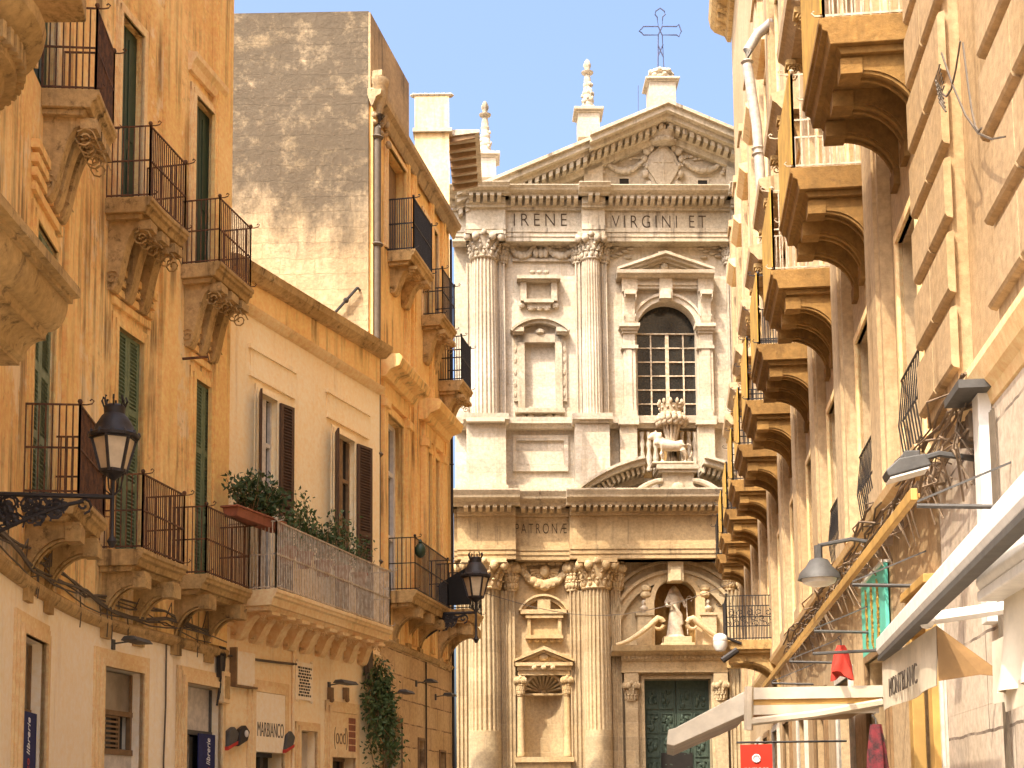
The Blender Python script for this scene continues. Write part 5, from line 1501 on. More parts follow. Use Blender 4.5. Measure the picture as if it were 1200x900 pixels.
for s0, s1 in ((0, sdo[0]), (sdo[1], e1)): m.box(s0, s1, .002, .04, 0, 2.35)
m.box(0, e1, .002, .04, 2.352, 4.46)
m.build('stone_facing', 'marble', nh)
m = MB(RW.P); m.box(wn_[0], wn_[1], -.33, -.3, 8.9, 12.2); f = m.build('window', 'glass', nh)
m = MB(RW.P); surround(m, wn_[0], wn_[1], 8.9, 12.2, .16, .07); m.build('frame', 'trimlight', f)
m = MB(RW.P); m.box(sdo[0], sdo[1], -.37, -.34, 0, 2.35); f = m.build('shop_opening', 'dark', nh)
m = MB(RW.P); m.box(sdo[0], sdo[0] + .06, -.34, -.24, 0, 2.35); m.box(sdo[1] - .06, sdo[1], -.34, -.24, 0, 2.35); m.build('frame', 'wood', f)
# amber painted door case
m = MB(RW.P); a, c = odo
m.box(a, a + .2, .002, .12, 0, 3.55); m.box(c - .2, c, .002, .12, 0, 3.55); m.box(a + .2, c - .2, .002, .118, 3.2, 3.55); m.box(a - .03, c + .03, .002, .16, 3.55, 3.63)
m.box(a + .2, c - .2, -.2, .02, 3.14, 3.2)
f = m.build('door_case', 'amber', nh, bevel=.008)
m = MB(RW.P); m.box(a + .12, c - .12, -.34, -.3, 0, 3.35); m.build('pane', 'glass', f)
m = MB(RW.P); m.box(a + .12, c - .12, -.3, -.22, 2.25, 2.33); m.box((a + c) / 2 - .03, (a + c) / 2 + .03, -.3, -.23, 0, 3.2); m.build('frame', 'wood', f)
# ------------------------------------------------------------------ things on the street fronts
def sub(m, name, mat, o, smooth=None, bevel=None):
    """a part of a top-level mesh thing"""
    p = m.build(name, mat, o, smooth, bevel)
    p.matrix_parent_inverse = Matrix.Translation(-o.location)
    return p
def lantern(w, s, zarm, d, k, lab, hang=False):
    """street lantern standing on the end of a scrolled wall bracket"""
    r0 = root('street_lamp', w.P(s, 0, zarm - .6), lab, 'street lamp', 'lanterns on scrolled iron brackets')
    fr = w.frame(s)
    m = MB(fr)
    m.box(-.05, .05, .0, .03, zarm - .62 * k, zarm + .1)
    m.tube([(0, 0, zarm), (0, d, zarm)], .024 * k, 6)
    L = d * .78
    m.tube([(0, .02, zarm - .50 * k)] + [(0, L * t, zarm - .42 * k * (1 - t) ** 1.3 - .05) for t in (.1, .25, .4, .55, .7, .85, 1)], .02 * k, 6)
    m.tube([(0, L + .06 * k * (1.4 - .1 * i) * math.cos(i * .7 - 1.5), zarm - .09 * k + .06 * k * (1.4 - .1 * i) * math.sin(i * .7 - 1.5)) for i in range(12)], .014 * k, 5)
    m.build('bracket', 'iron', r0)
    m = MB(fr); random.seed(3)
    for i in range(44):
        t = random.uniform(.03, .85); b = L * t; hgt = .40 * k * (1 - t) ** 1.1 + .04
        z = zarm - .04 - random.uniform(.1, .95) * hgt; q = random.uniform(.35, .8) * min(.09, hgt * .4) * k + .012; ph = random.uniform(0, 6)
        m.tube([(0, b + q * (1.5 - .13 * j) * math.cos(j * .8 + ph), z + q * (1.5 - .13 * j) * math.sin(j * .8 + ph)) for j in range(11)], .014 * k, 4)
        if i % 2 == 0: m.blob((0, b, z), (.02, .04 * k, .028 * k), 6, 4)
    m.build('scrollwork', 'iron', r0)
    m = MB(fr)
    z0 = zarm + (.22 * k if not hang else .12 * k)
    m.lathe(0, d, [(.02 * k, zarm - .50 * k), (.05 * k, zarm - .44 * k), (.018 * k, zarm - .38 * k), (.018 * k, z0 - .06 * k), (.05 * k, z0 - .03 * k), (.10 * k, z0)], 10)
    for i in range(4):
        t = math.pi / 2 * i + .4; m.tube([(.02 * k * math.cos(t), d + .02 * k * math.sin(t), z0 - .2 * k), (.08 * k * math.cos(t), d + .08 * k * math.sin(t), z0 - .15 * k), (.11 * k * math.cos(t), d + .11 * k * math.sin(t), z0)], .009 * k, 4)
    m.build('stem', 'iron', r0, smooth=45)
    m = MB(fr); zt = z0 + .36 * k; n = 6; rb, rt = .125 * k, .215 * k
    pr_b = [(rb * math.cos(2 * math.pi * (i + .25) / n), d + rb * math.sin(2 * math.pi * (i + .25) / n), z0 + .03 * k) for i in range(n)]
    pr_t = [(rt * math.cos(2 * math.pi * (i + .25) / n), d + rt * math.sin(2 * math.pi * (i + .25) / n), zt) for i in range(n)]
    for i in range(n): m.tube([pr_b[i], pr_t[i]], .017 * k, 4)
    for ring in (pr_b, pr_t): m.tube(ring + [ring[0]], .024 * k if ring is pr_t else .018 * k, 4)
    m.lathe(0, d, [(.10 * k, z0), (.14 * k, z0 + .02 * k), (.14 * k, z0 + .045 * k)], 6)
    for i in range(12):
        t = 2 * math.pi * i / 12; m.blob((.235 * k * math.cos(t), d + .235 * k * math.sin(t), zt + .03 * k), (.02 * k, .02 * k, .035 * k), 5, 4)
    hd = m.build('lantern_frame', 'iron', r0)
    m = MB(fr); kk = .97
    m.add([(x * kk, d + (y - d) * kk, z) for x, y, z in pr_b + pr_t], [(i, (i + 1) % n, n + (i + 1) % n, n + i) for i in range(n)])
    m.build('lantern_glass', 'lampglass', hd)
    m = MB(fr)
    m.lathe(0, d, [(.245 * k, zt), (.25 * k, zt + .03 * k), (.20 * k, zt + .06 * k), (.185 * k, zt + .12 * k), (.13 * k, zt + .21 * k), (.10 * k, zt + .24 * k), (.105 * k, zt + .31 * k), (.085 * k, zt + .33 * k), (.03 * k, zt + .34 * k)], 12)
    for i in range(8):
        t = 2 * math.pi * i / 8; m.tube([(.10 * k * math.cos(t), d + .10 * k * math.sin(t), zt + .31 * k), (.12 * k * math.cos(t), d + .12 * k * math.sin(t), zt + .37 * k), (.105 * k * math.cos(t), d + .105 * k * math.sin(t), zt + .41 * k)], .012 * k, 4)
    m.build('lantern_roof', 'iron', hd, smooth=45)
    random.seed(11)
sL = LW.sY(13.9)
dL = 1.4
for _ in range(30):
    q = LW.P(sL, dL, 0); dL += ray(133, 540).x / ray(133, 540).y * q[1] - q[0]
q = LW.P(sL, dL, 0); z_ = CAMZ + ray(131, 582).z * q[1] / ray(131, 582).y
lantern(LW, sL, z_, dL, 1.0, 'black six sided street lantern on a scrolled bracket in front of the ochre house')
sT = TW.sY(33.2); z_ = CAMZ + ray(562, 718).z * 33.0 / ray(562, 718).y
lantern(TW, sT, z_, 1.30, 1.38, 'black street lantern on a bracket before the church columns, under the black cloth')

# black cloth tied to the far balcony
s0, s1 = TW.sY(34.72), TW.sY(36.1)
m = MB(TW.P); zt = 7.42; sx_ = s0 + .045
g = [[(sx_ - .03 + .012 * math.sin(j * 2.3 + i), .06 + .78 * j / 6, 6.45 + (zt - .45 + .43 * (j / 6) - 6.45) * i / 5) for j in range(7)] for i in range(6)]
vs = [p for r_ in g for p in r_]; fs = [(i * 7 + j, i * 7 + j + 1, (i + 1) * 7 + j + 1, (i + 1) * 7 + j) for i in range(5) for j in range(6)]
m.add(vs, fs); k = len(vs)
m.add([(a - .012, b, c) for a, b, c in vs], fs)
o = m.build('cloth_banner', 'blackcloth', smooth=60); tag(o, 'black cloth stretched slantwise over the end railing of the farthest left balcony', 'cloth')

# plants on the long balcony
def plant(s, d, z, w_, h, n, size, mat, label, pot='pot', spiky=False, group='plants on the long balcony'):
    p = MW.P(s, d, z)
    r0 = root('potted_plant', p, label, 'potted plant', group)
    m = MB()
    if pot == 'trough':
        t = MB(MW.P); t.prism_a([(d - .11, z + .08), (d + .11, z + .08), (d + .14, z + .22), (d - .14, z + .22)], s - w_ * .55, s + w_ * .55); t.box(s - w_ * .58, s + w_ * .58, d - .16, d + .16, z + .22, z + .25); t.build('trough', 'terracotta', r0, bevel=.008); zb = z + .24
    else:
        m.lathe(p[0], p[1], [(.10, z), (.15, z + .22), (.17, z + .22), (.17, z + .27), (.13, z + .27)], 14); m.build('pot', 'terracotta', r0, smooth=40); zb = z + .26
    st = MB(); lf = MB()
    for i in range(max(5, n // 26)):
        a = random.uniform(-.5, .5) * w_; q = MW.P(s + a * .5, d + random.uniform(-.08, .08), zb); hh = h * random.uniform(.45, 1.0) * (1 - .5 * abs(a) / w_)
        e = MW.P(s + a, d + random.uniform(-.22, .22), zb + hh)
        mid = [(q[j] + e[j]) / 2 + random.uniform(-.03, .03) for j in range(3)]
        st.tube([q, mid, e], [.009, .007, .004], 4)
        for k in range(26 if not spiky else 34):
            t = random.uniform(.15 if spiky else .25, 1.08)
            c = [q[j] + (e[j] - q[j]) * t + random.gauss(0, .045 if spiky else .075) for j in range(3)]
            lf.leaf(c, size, .6 if spiky else .15)
    st.build('stems', 'wood', r0); o = lf.build('foliage', mat, r0); o['kind'] = 'part'
    del o['kind']
zf = Mz
def sm(x, d=.7): return MW.at(x, 600, d)[0]
plant(sm(306, .82), .70, zf + .92, 1.35, .72, 1100, .11, 'leafdark', 'dark bushy plant in the long red trough on the left end of the balcony rail', 'trough')
plant(sm(342), .62, zf + .58, .5, .8, 220, .09, 'leaf', 'thin tall sprig in a pot just right of the red trough on the long balcony')
plant(sm(364), .58, zf + .60, .7, 1.1, 520, .09, 'leaf', 'spiky green plant in a pot left of the second brown shuttered window', spiky=True)
plant(sm(389), .54, zf + .58, .62, 1.05, 400, .09, 'leafdark', 'pale tipped potted plant in front of the left leaf of the second brown shutters', spiky=True)
plant(sm(414), .48, zf + .62, .62, 1.0, 400, .09, 'leaf', 'low leafy plant in a pot under the right leaf of the second brown shutters')
plant(sm(436), .44, zf + .62, .45, .75, 260, .08, 'leafdark', 'small dark plant in a pot at the far end of the long balcony')
# small green globe hanging on the next balcony
p = TW.P(TW.sY(30.75), .66, 7.05); m = MB(); m.blob(p, (.12, .12, .16), 10, 7); m.lathe(p[0], p[1], [(.02, p[2] + .14), (.05, p[2] + .18), (.02, p[2] + .24)], 8)
tag(m.build('hanging_pot', 'dkgreen', smooth=50), 'dark green rounded pot hanging on the railing beyond the long balcony', 'pot')
# creeper hanging at the corner above the shops
m = MB(); lf = MB(); random.seed(5)
cr0 = root('hanging_plant', MW.P(MW.L - .35, .1, 3.6), 'dense green creeper hanging down the wall between the low house and the stone block shop', 'plant')
sC = srange(MW, 421, 448, 830)
for i in range(16):
    s = random.uniform(sC[0] + .05, sC[1] - .05) ; z0 = random.uniform(4.0, 4.6); L = random.uniform(.8, 1.9)
    pts = [MW.P(s + random.uniform(-.1, .1) * k, .12 + .05 * math.sin(k + i) + .04 * k, z0 - L * k / 5) for k in range(6)]
    m.tube(pts, .009, 4)
    for k in range(150):
        t = random.uniform(0, 5); a, b = pts[int(t)], pts[min(5, int(t) + 1)]; u = t - int(t)
        lf.leaf([a[j] + (b[j] - a[j]) * u + random.gauss(0, .085) for j in range(3)], .105, -.3)
m.build('stems', 'wood', cr0); lf.build('foliage', 'leaf', cr0)

# flat wall lamps over the shops
def walllamp(w, x, y, width, label, d=.35, mat='grey'):
    s, z = w.at(x, y, d); fr = w.frame(s)
    r0 = root('wall_lamp', w.P(s, 0, z), label, 'wall lamp', 'flat lamps over the shops')
    m = MB(fr); m.tube([(0, .0, z - .02), (0, d * .5, z + .0), (0, d - .05, z + .01)], .012, 5); m.box(-.04, .04, 0, .03, z - .1, z + .04); m.build('arm', 'grey', r0)
    m = MB(fr); h = width / 2
    m.prism_a([(d - .12, z - .01), (d - .07, z + .05), (d + .07, z + .055), (d + .13, z - .01)], -h, h); m.build('lamp_head', mat, r0, bevel=.012)
walllamp(LW, 160, 752, .55, 'dark flat wall lamp above the second shop doorway from the left')
walllamp(MW, 405, 801, .6, 'thin dark lamp on a long arm above the small amber shop sign')
walllamp(TW, 476, 812, .6, 'flat black lamp on the squared stone wall above the open shop door')
walllamp(TW, 505, 799, .45, 'small thin lamp high on the squared stone wall, right of the black flat lamp')
walllamp(TW, 527, 815, .5, 'dark square lamp at the far corner of the squared stone wall')
# two small bulkheads over the amber sign
for i, x in enumerate((389, 407)):
    s, z = MW.at(x, 812, .08); m = MB(MW.frame(s)); m.box(-.05, .05, .005, .10, z - .12, z + .1); m.blob((0, .08, z - .13), (.045, .05, .05), 8, 5)
    tag(m.build('bulkhead_lamp', 'wood', bevel=.008), 'small brown bulkhead lamp over the %s end of the amber shop sign' % ('left', 'right')[i], 'wall lamp', 'bulkhead lamps')
# blank wall panel with a dark bracket edge, electric boxes and pipes between the two houses
s, z = MW.at(303, 789, .3); m = MB(MW.frame(s)); m.box(-.36, .30, .005, .07, z - .20, z + .36)
o = m.build('plain_panel', 'cream', bevel=.015); tag(o, 'plain cream panel with dark edges on the wall above the lettered shop sign', 'panel')
m = MB(MW.frame(s))
m.box(-.36, .30, .005, .12, z - .235, z - .203); m.box(-.42, -.365, .005, .12, z - .23, z + .40); sub(m, 'edge', 'wood', o)
s, z = LW.at(262, 806, .1); 
o = None
m = MB(LW.frame(LW.L - .16)); m.box(-.13, .13, .0, .14, 3.35, 3.85); o = m.build('meter_box', 'trimlight', bevel=.01); tag(o, 'worn grey meter box on the wall between the third doorway and the lettered shop', 'meter box')
m = MB(LW.frame(LW.L - .16)); m.box(-.09, .09, .14, .15, 3.42, 3.78); m.box(-.02, .02, .15, .165, 3.58, 3.64); sub(m, 'door', 'soffit', o)
def pipe(w, name, label, pts, r, mat, cat='pipe', clips=(), n=8):
    m = MB(w.P); m.tube(pts, r, n)
    for (s, d, z) in clips: m.blob((s, d, z), (r * 1.7, r * 1.7, r * .7), 8, 4)
    return tag(m.build(name, mat, smooth=50), label, cat)
pipe(TW, 'drainpipe', 'brown drainpipe running down the corner of the tall house beside its blank wall', [(.2, .20, 16.0), (.16, .13, 15.7), (.16, .12, 10.0), (.16, .12, 7.0), (.14, .12, 5.0)], .085, 'cable', 'drainpipe', [(.16, .12, z) for z in (15.5, 13.2, 11, 8.8, 6.6)])
sx = LW.at(192, 800)[0]
pipe(LW, 'wall_cable', 'thin pale cable running down the cream wall right of the second shop doorway', [(sx, .03, 4.1), (sx + .01, .03, 3.2), (sx - .03, .03, 2.4), (sx - .02, .03, 1.0), (sx - .02, .03, .1)], .013, 'cable', 'cable')
sx = TW.at(498, 830)[0]
pipe(TW, 'wall_cable', 'dark vertical cable on the squared stone wall left of the narrow far doors', [(sx, .03, 5.0), (sx, .03, 2.6), (sx, .03, .1)], .02, 'iron', 'cable')
sx = TW.L - .06
pipe(TW, 'corner_pipe', 'thin dark pipe down the far corner of the left houses against the church columns', [(sx, .06, 16.0), (sx, .06, 9), (sx, .06, .1)], .035, 'iron', 'pipe', [(sx, .06, z) for z in (14.5, 10.2, 6.2)])
sx = MW.at(342, 800)[0]
pipe(MW, 'wall_pipe', 'painted pipe down the peach wall between the lettered shop sign and the stone plaque', [(sx, .03, 4.6), (sx, .03, 3.0), (sx, .03, .1)], .028, 'peach', 'pipe')
pipe(MW, 'wall_cable', 'dark cable crossing the peach wall above the lettered shop sign', [(-.05, .04, 4.13), (.8, .04, 4.15), (1.6, .04, 4.17), (sx - MW.at(330, 800)[0] + 1.9, .04, 4.2)], .022, 'cable', 'cable')
# bundles of cables above the string course of the ochre house
m = MB(LW.P); random.seed(21)
for k in range(7):
    pts = []; n = 26; ph = random.uniform(0, 6)
    for i in range(n + 1):
        s = 3.2 + (SE - 3.3) * i / n; pts.append((s, .07 + .02 * math.sin(k), 4.30 + .035 * k + .05 * math.sin(i * .9 + ph) * (1 + (i % 5 == 2)) + random.uniform(-.02, .02)))
    m.tube(pts, random.uniform(.008, .018), 5)
for i in range(26):
    s = random.uniform(4.5, SE - .5); z = 4.35; q = random.uniform(.1, .45)
    m.tube([(s, .06, z + .1), (s + .1, .1, z + q), (s + .22, .06, z + .05)] if i % 2 else [(s, .08, z), (s + .02, .09, z - q * .6), (s + .05, .07, z - q)], .009, 4)
tag(m.build('cable_bundle', 'cable'), 'tangled bundle of cables along the ledge above the cream shop front', 'cables')
m = MB(LW.P)
for k in range(5):
    s = SE - .34 + k * .05; m.tube([(s, .05 + .03 * (k % 2), 4.75), (s + .02, .08, 4.2), (s - .03 * k + .1, .09, 3.95), (s - .05, .07, 3.3 + .1 * k)], .018, 5)
m.box(SE - .34, SE - .22, .03, .10, 3.75, 4.1)
tag(m.build('cable_drop', 'iron'), 'thick dark cables dropping down the wall at the joint of cream and peach houses', 'cables')
m = MB(MW.P); s0 = MW.at(424, 780)[0]
for k in range(5): m.tube([(s0 + k * .05, .06, 4.95), (s0 + k * .06, .07, 4.5), (s0 + .05 + k * .04, .08, 4.05)], .018, 5)
m.box(s0 + .05, s0 + .25, .03, .12, 4.3, 4.75)
tag(m.build('cable_drop', 'cable'), 'dark cables and box above the hanging creeper', 'cables')
# small masks on the wall by the lettered shop
for i, (x, y) in enumerate(((271, 866), (284, 864), (338, 870))):
    s, z = MW.at(x, y, .08); 
    fr = MW.frame(s); m = MB(fr)
    m.lathe(0, 0, [(.0, 0), (.0, 0)], 4) if False else None
    m.prism_b([(-.17, z - .16), (.12, z - .05), (.19, z + .10), (.05, z + .2), (-.10, z + .13)], .02, .12)
    o = m.build('shop_ornament', ('grey', 'iron', 'grey')[i], bevel=.02); tag(o, ('small grey and red ornament on the wall, left of two beside the lettered shop', 'small black round eyed ornament on the wall at the left edge of the lettered shop', 'small grey and red ornament on the wall between lettered shop and closed door')[i], 'ornament')
    m = MB(fr)
    if i == 1: m.lathe(.04, .13, [(.07, z - .02), (.07, z + .1)], 10) if False else m.blob((.05, .13, z + .06), (.06, .02, .06), 10, 6)
    else: m.prism_b([(-.18, z - .19), (.13, z - .08), (.14, z - .03), (-.17, z - .13)], .03, .13)
    sub(m, 'stripe' if i != 1 else 'eye', 'redcloth' if i != 1 else 'white', o)
# iron sign bracket on the ochre house
s, z = LW.at(226, 419, .25); m = MB(LW.frame(LW.at(214, 419, 0)[0])); z = LW.at(212, 419, 0)[1]; m.tube([(0, 0, z), (0, .42, z)], .022, 5); m.tube([(0, .40, z + .06), (0, .44, z - .08)], .008, 4)
tag(m.build('iron_rod', 'rust'), 'short rusty iron rod sticking out of the ochre wall between two green shutters', 'rod')
m = MB(); a, b_ = sbp(392, 366, 30.2), sbp(418, 338, 30.2); c = b_
a = sbp(392, 367, 29.1); c = sbp(419, 337, 29.1)
m.tube([a, ((a[0] + c[0]) / 2, 29.1, (a[2] + c[2]) / 2), c], .03, 6); m.blob(((a[0] + c[0]) / 2, 29.1, (a[2] + c[2]) / 2), .06, 7, 5); m.tube([c, (c[0] + .05, 29.25, c[2] - .02)], .025, 5)
tag(m.build('roof_pipe', 'iron'), 'short dark pipe leaning against the stained blank wall above the low roof', 'pipe')

# ------------------------------------------------------------------ right side things
wp = lambda x, y, d=0.: RW.at(x, y, d)
# white downpipe high on the palazzo
p0 = wp(902, 30, .35); p1 = wp(889, 45, .62); p2 = wp(893, 140, .62); p3 = wp(901, 235, .62)
sp_ = RW.sY(27.6)
def rz(y, Y, x=895): r = ray(x, y); return CAMZ + r.z * Y / r.y
m = MB(RW.P)
m.tube([(sp_ - .1, .05, rz(28, 27.6)), (sp_, .35, rz(33, 27.4)), (sp_, .55, rz(45, 27.2)), (sp_, .57, rz(62, 27.2)), (sp_, .42, rz(140, 27.4)), (sp_, .36, rz(230, 27.4)), (sp_, .34, 13.2), (sp_, .02, 13.0)], .10, 12)
for y in (62, 165, 172): m.blob((sp_, .57 if y < 100 else .41, rz(y, 27.3)), (.13, .13, .05), 10, 4)
tag(m.build('downpipe', 'pipewhite', smooth=50), 'fat white plastic downpipe bending out of the cream palazzo wall high above the balconies', 'downpipe')
# cable mess along the ledge
m = MB(RW.P); random.seed(9)
sa, sb_ = RW.sY(10.6), RW.sY(27)
for k in range(11):
    n = 30; ph = random.uniform(0, 6); pts = []
    for i in range(n + 1):
        t = i / n; pts.append((sa + (sb_ - sa) * t, .12 + .14 * random.random(), 4.78 - .05 * k + .09 * math.sin(i * .8 + ph) + random.uniform(-.05, .05)))
    m.tube(pts, random.uniform(.006, .014), 5)
for i in range(90):
    s = sa + (sb_ - sa) * random.random(); z = 4.6; q = random.uniform(.15, .7)
    m.tube([(s, .15, z), (s + random.uniform(-.15, .15), .22, z - q * .5), (s + random.uniform(-.3, .3), .12, z - q)], random.uniform(.005, .011), 5)
for i in range(14):
    s = sa + (sb_ - sa) * random.random() ** 1.5; m.box(s, s + .12, .05, .16, 4.3, 4.48)
tag(m.build('cable_bundle', 'cablelight'), 'mass of tangled cables sagging along the ledge over the right hand shops', 'cables')
m = MB(RW.P)
for (x0, y0, x1, y1) in ((1105, 62, 1180, 160), (1127, 48, 1098, 95), (1130, 50, 1152, 150)):
    a = wp(x0, y0, .26); b_ = wp(x1, y1, .26); m.tube([(a[0] + (b_[0] - a[0]) * t, .27, a[1] + (b_[1] - a[1]) * t - .25 * math.sin(math.pi * t)) for t in (0, .2, .4, .6, .8, 1)], .008, 4)
for k in range(6):
    a = wp(1103 + k, 75 + k * 5, .26); m.tube([(a[0], .27, a[1]), (a[0] + .05, .3, a[1] - .1), (a[0] - .03, .27, a[1] - .22)], .008, 4)
tag(m.build('loose_wires', 'cable'), 'loose thin wires looping across the banded pilaster of the nearest house', 'wires')
# floodlight
s, z = wp(1062, 548, .55); fr = RW.frame(s)
r0 = root('floodlight', RW.P(s, 0, z), 'grey box floodlight on an arm over the amber canopy rail', 'floodlight')
m = MB(fr); m.box(-.05, .05, 0, .04, z - .15, z + .2); m.tube([(0, .02, z + .05), (0, .3, z + .1), (0, .45, z + .06)], .025, 6); m.build('arm', 'grey', r0)
m = MB(fr); m.prism_a([(.38, z - .01), (.70, z - .09), (.72, z - .04), (.62, z + .05), (.42, z + .08)], -.12, .12)
for k in range(5): m.box(-.11 + k * .05, -.09 + k * .05, .46, .58, z + .05, z + .11)
m.build('housing', 'grey', r0, bevel=.01)
m = MB(fr); m.add([(-.11, .40, z - .02), (.11, .40, z - .02), (.11, .69, z - .092), (-.11, .69, z - .092), (-.11, .40, z - .035), (.11, .40, z - .035), (.11, .69, z - .107), (-.11, .69, z - .107)], [(0, 1, 2, 3), (4, 5, 6, 7), (0, 1, 5, 4), (1, 2, 6, 5), (2, 3, 7, 6), (3, 0, 4, 7)]); m.build('lens', 'white', r0)
# bell shaped street lamp
s, z = wp(960, 678, .75); q = RW.P(s, .75, z)
r0 = root('hanging_lamp', RW.P(s, 0, z), 'grey bell shaped lamp hanging from the palazzo wall behind the amber rail', 'lamp')
m = MB(RW.frame(s)); m.tube([(0, 0, z + .35), (0, .4, z + .42), (0, .75, z + .36)], .022, 6); m.tube([(0, .75, z + .36), (0, .75, z + .16)], .045, 8); m.build('arm', 'grey', r0)
m = MB(); m.lathe(q[0], q[1], [(.05, z + .22), (.10, z + .20), (.14, z + .13), (.21, z + .06), (.23, z - .01), (.21, z - .01), (.1, z + .1)], 22); m.build('lamp_shade', 'grey', r0, smooth=40)
m = MB(); m.lathe(q[0], q[1], [(.19, z - .005), (.17, z - .05), (.1, z - .08), (.02, z - .09)], 18); m.build('diffuser', 'white', r0, smooth=40)
# amber canopy rail
sa, sb_ = RW.sY(9.5), RW.sY(25)
r0 = root('canopy_rail', RW.P(sa, 0, 3.4), 'long amber rail on arms running along the right hand shops above the awnings', 'canopy rail')
m = MB(RW.P); m.box(sa, sb_, .74, .785, 3.61, 3.69); m.box(sa + .02, sb_ - .02, .72, .74, 3.63, 3.66); m.build('rail', 'amber', r0, bevel=.006)
for i in range(5):
    s = sa + .4 + i * 3.6; m = MB(RW.P); m.tube([(s, .0, 3.62), (s, .68, 3.65)], .018, 5); m.tube([(s, .0, 3.95), (s, .68, 3.68)], .010, 4); m.build('arm', 'grey', r0)
# turquoise board
a, c = wp(1037, 700, .06)[0], wp(1009, 700, .06)[0]; zt, zb = wp(1037, 657, .06)[1], wp(1009, 775, .06)[1]
m = MB(RW.P); m.box(a, c, .02, .06, zb, zt); o = m.build('shop_board', 'turq', bevel=.004); tag(o, 'turquoise shop board with gold ornamental lettering below the amber rail', 'shop sign')
m = MB(RW.P); random.seed(4); cc = (a + c) / 2; ww = abs(c - a)
for col_ in (-.26, .02, .28):
    for k in range(5):
        z = zb + (zt - zb) * (.16 + .16 * k) + random.uniform(-.03, .03); q = cc + col_ * ww * .9
        m.tube([(q + .05 * math.cos(j * .8 + k) * (1 - .05 * j), .065, z + .085 * math.sin(j * .8 + k) * (1 - .05 * j)) for j in range(9)], .014, 5)
        m.tube([(q - .06, .065, z - .1), (q + .05, .065, z + .1)], .012, 5)
sub(m, 'lettering', 'gold', o)
m = MB(RW.P); m.box(a - .01, c + .01, .0, .09, zt, zt + .03); sub(m, 'hood', 'white', o)

# wide white awning with lettered flap
sa, sb_ = RW.sY(5.8), RW.sY(12.15)
DA, ZA, DN = .63, 2.85, .88
r0 = root('awning', RW.P(sb_, 0, 2.8), 'long white folded awning with a cream lettered flap hanging from its far end', 'awning')
def wavy(w, s0, s1, d, z0, z1, amp, fq, ns=24, nz=5, tilt=0., th=.006, drop=None):
    """hanging cloth with vertical folds"""
    m = MB(w.P); vs = []
    for i in range(nz + 1):
        t = i / nz
        for j in range(ns + 1):
            u = j / ns; zt = z1; zb = z0 + (drop(u) if drop else 0)
            vs.append((s0 + (s1 - s0) * u, d + amp * t * math.sin(fq * u * 6.28 + .6 * t) + tilt * t, zt + (zb - zt) * t))
    k = ns + 1; fs = [(i * k + j, i * k + j + 1, (i + 1) * k + j + 1, (i + 1) * k + j) for i in range(nz) for j in range(ns)]
    m.add(vs, fs); m.add([(a, b - th, c) for a, b, c in vs], fs)
    return m
m = MB(RW.P)
pf = lambda D: [(D - .04, ZA), (D + .02, ZA), (D + .04, ZA + .04), (D + .04, ZA + .14), (D - .0, ZA + .17), (D - .05, ZA + .16)]
m.prism_a(pf(DN), sa, sb_, pf(DA)); m.build('front_bar', 'white', r0, bevel=.01)
m = MB(RW.P); pf = lambda D: [(D - .05, ZA - .04), (D + .03, ZA - .04), (D + .03, ZA - .003), (D - .05, ZA - .003)]
m.prism_a(pf(DN), sa, sb_ + .02, pf(DA)); m.build('rail', 'grey', r0)
s9 = RW.sY(9.75)
m = MB(RW.P); m.tube([(s9, DA + .04, ZA), (s9 - .02, .02, ZA + .08)], .045, 8); m.blob((s9, DA + .04, ZA), (.07, .06, .07), 8, 5); m.build('arm', 'white', r0)
zb1 = wp(1040, 834, DA)[1]; s95 = wp(1098, 760, DA)[0]
m = wavy(RW, s95, sb_ - .03, DA, zb1 + .02, ZA - .055, .025, 1.4)
fl = m.build('flap', 'canvas', r0, smooth=60)
m = MB(RW.P); cc = (s95 + sb_) / 2 + .05
m.text('MONTBLANC', cc, DA + .028, zb1 + .17, .15, width=(sb_ - s95) * .52, depth=.008, flip=True, thin=-.012); m.build('lettering', 'blacktext', fl)
m = MB(RW.P)
for e in (0, .008): m.add([(s95 - .02 + e, DA, ZA - .06), (s95 - .02 + e, DA, zb1 + .05), (s95 - .10 + e, DA - .25, zb1 + .08), (s95 - .12 + e, DA - .42, zb1 + .06)], [(0, 1, 2, 3)])
m.build('gusset', 'tan', r0)  # coloured as cloth in the awning's shade
m = wavy(RW, s95 - .9, s95 - .2, .32, zb1 - .12, zb1 + .28, .015, 1.0); m.build('valance', 'canvaswhite', r0, smooth=60)
# nearer awning with drawn folds
sa, sb_ = RW.sY(5.6), RW.sY(7.85)
r0 = root('awning', RW.P(sb_, 0, 2.9), 'cream awning with hanging folds at the right edge, nearest the viewer', 'awning')
m = MB(RW.P); m.prism_a([(.55, 2.76), (.72, 2.76), (.74, 2.80), (.70, 2.92), (.58, 2.92)], sa, sb_); m.box(sa, sb_ + .01, .53, .73, 2.70, 2.757); m.build('front_bar', 'white', r0, bevel=.01)
m = wavy(RW, sa, sb_ - .04, .60, 2.20, 2.72, .045, 4.5, 60, 6, .04); m.build('curtain', 'canvaswhite', r0, smooth=70)
m = wavy(RW, sa, sb_ - .02, .62, 2.10, 2.24, .012, 1.5, 30, 2); m.build('valance', 'canvas', r0, smooth=70)
m = MB(RW.P)
for e in (0, .01): m.add([(sb_ - .05 + e, .56, 2.72), (sb_ - .05 + e, .66, 2.2), (sb_ - .05 + e, .12, 2.24), (sb_ - .05 + e, .06, 2.7)], [(0, 1, 2, 3)])
m.build('side_cloth', 'canvas', r0)
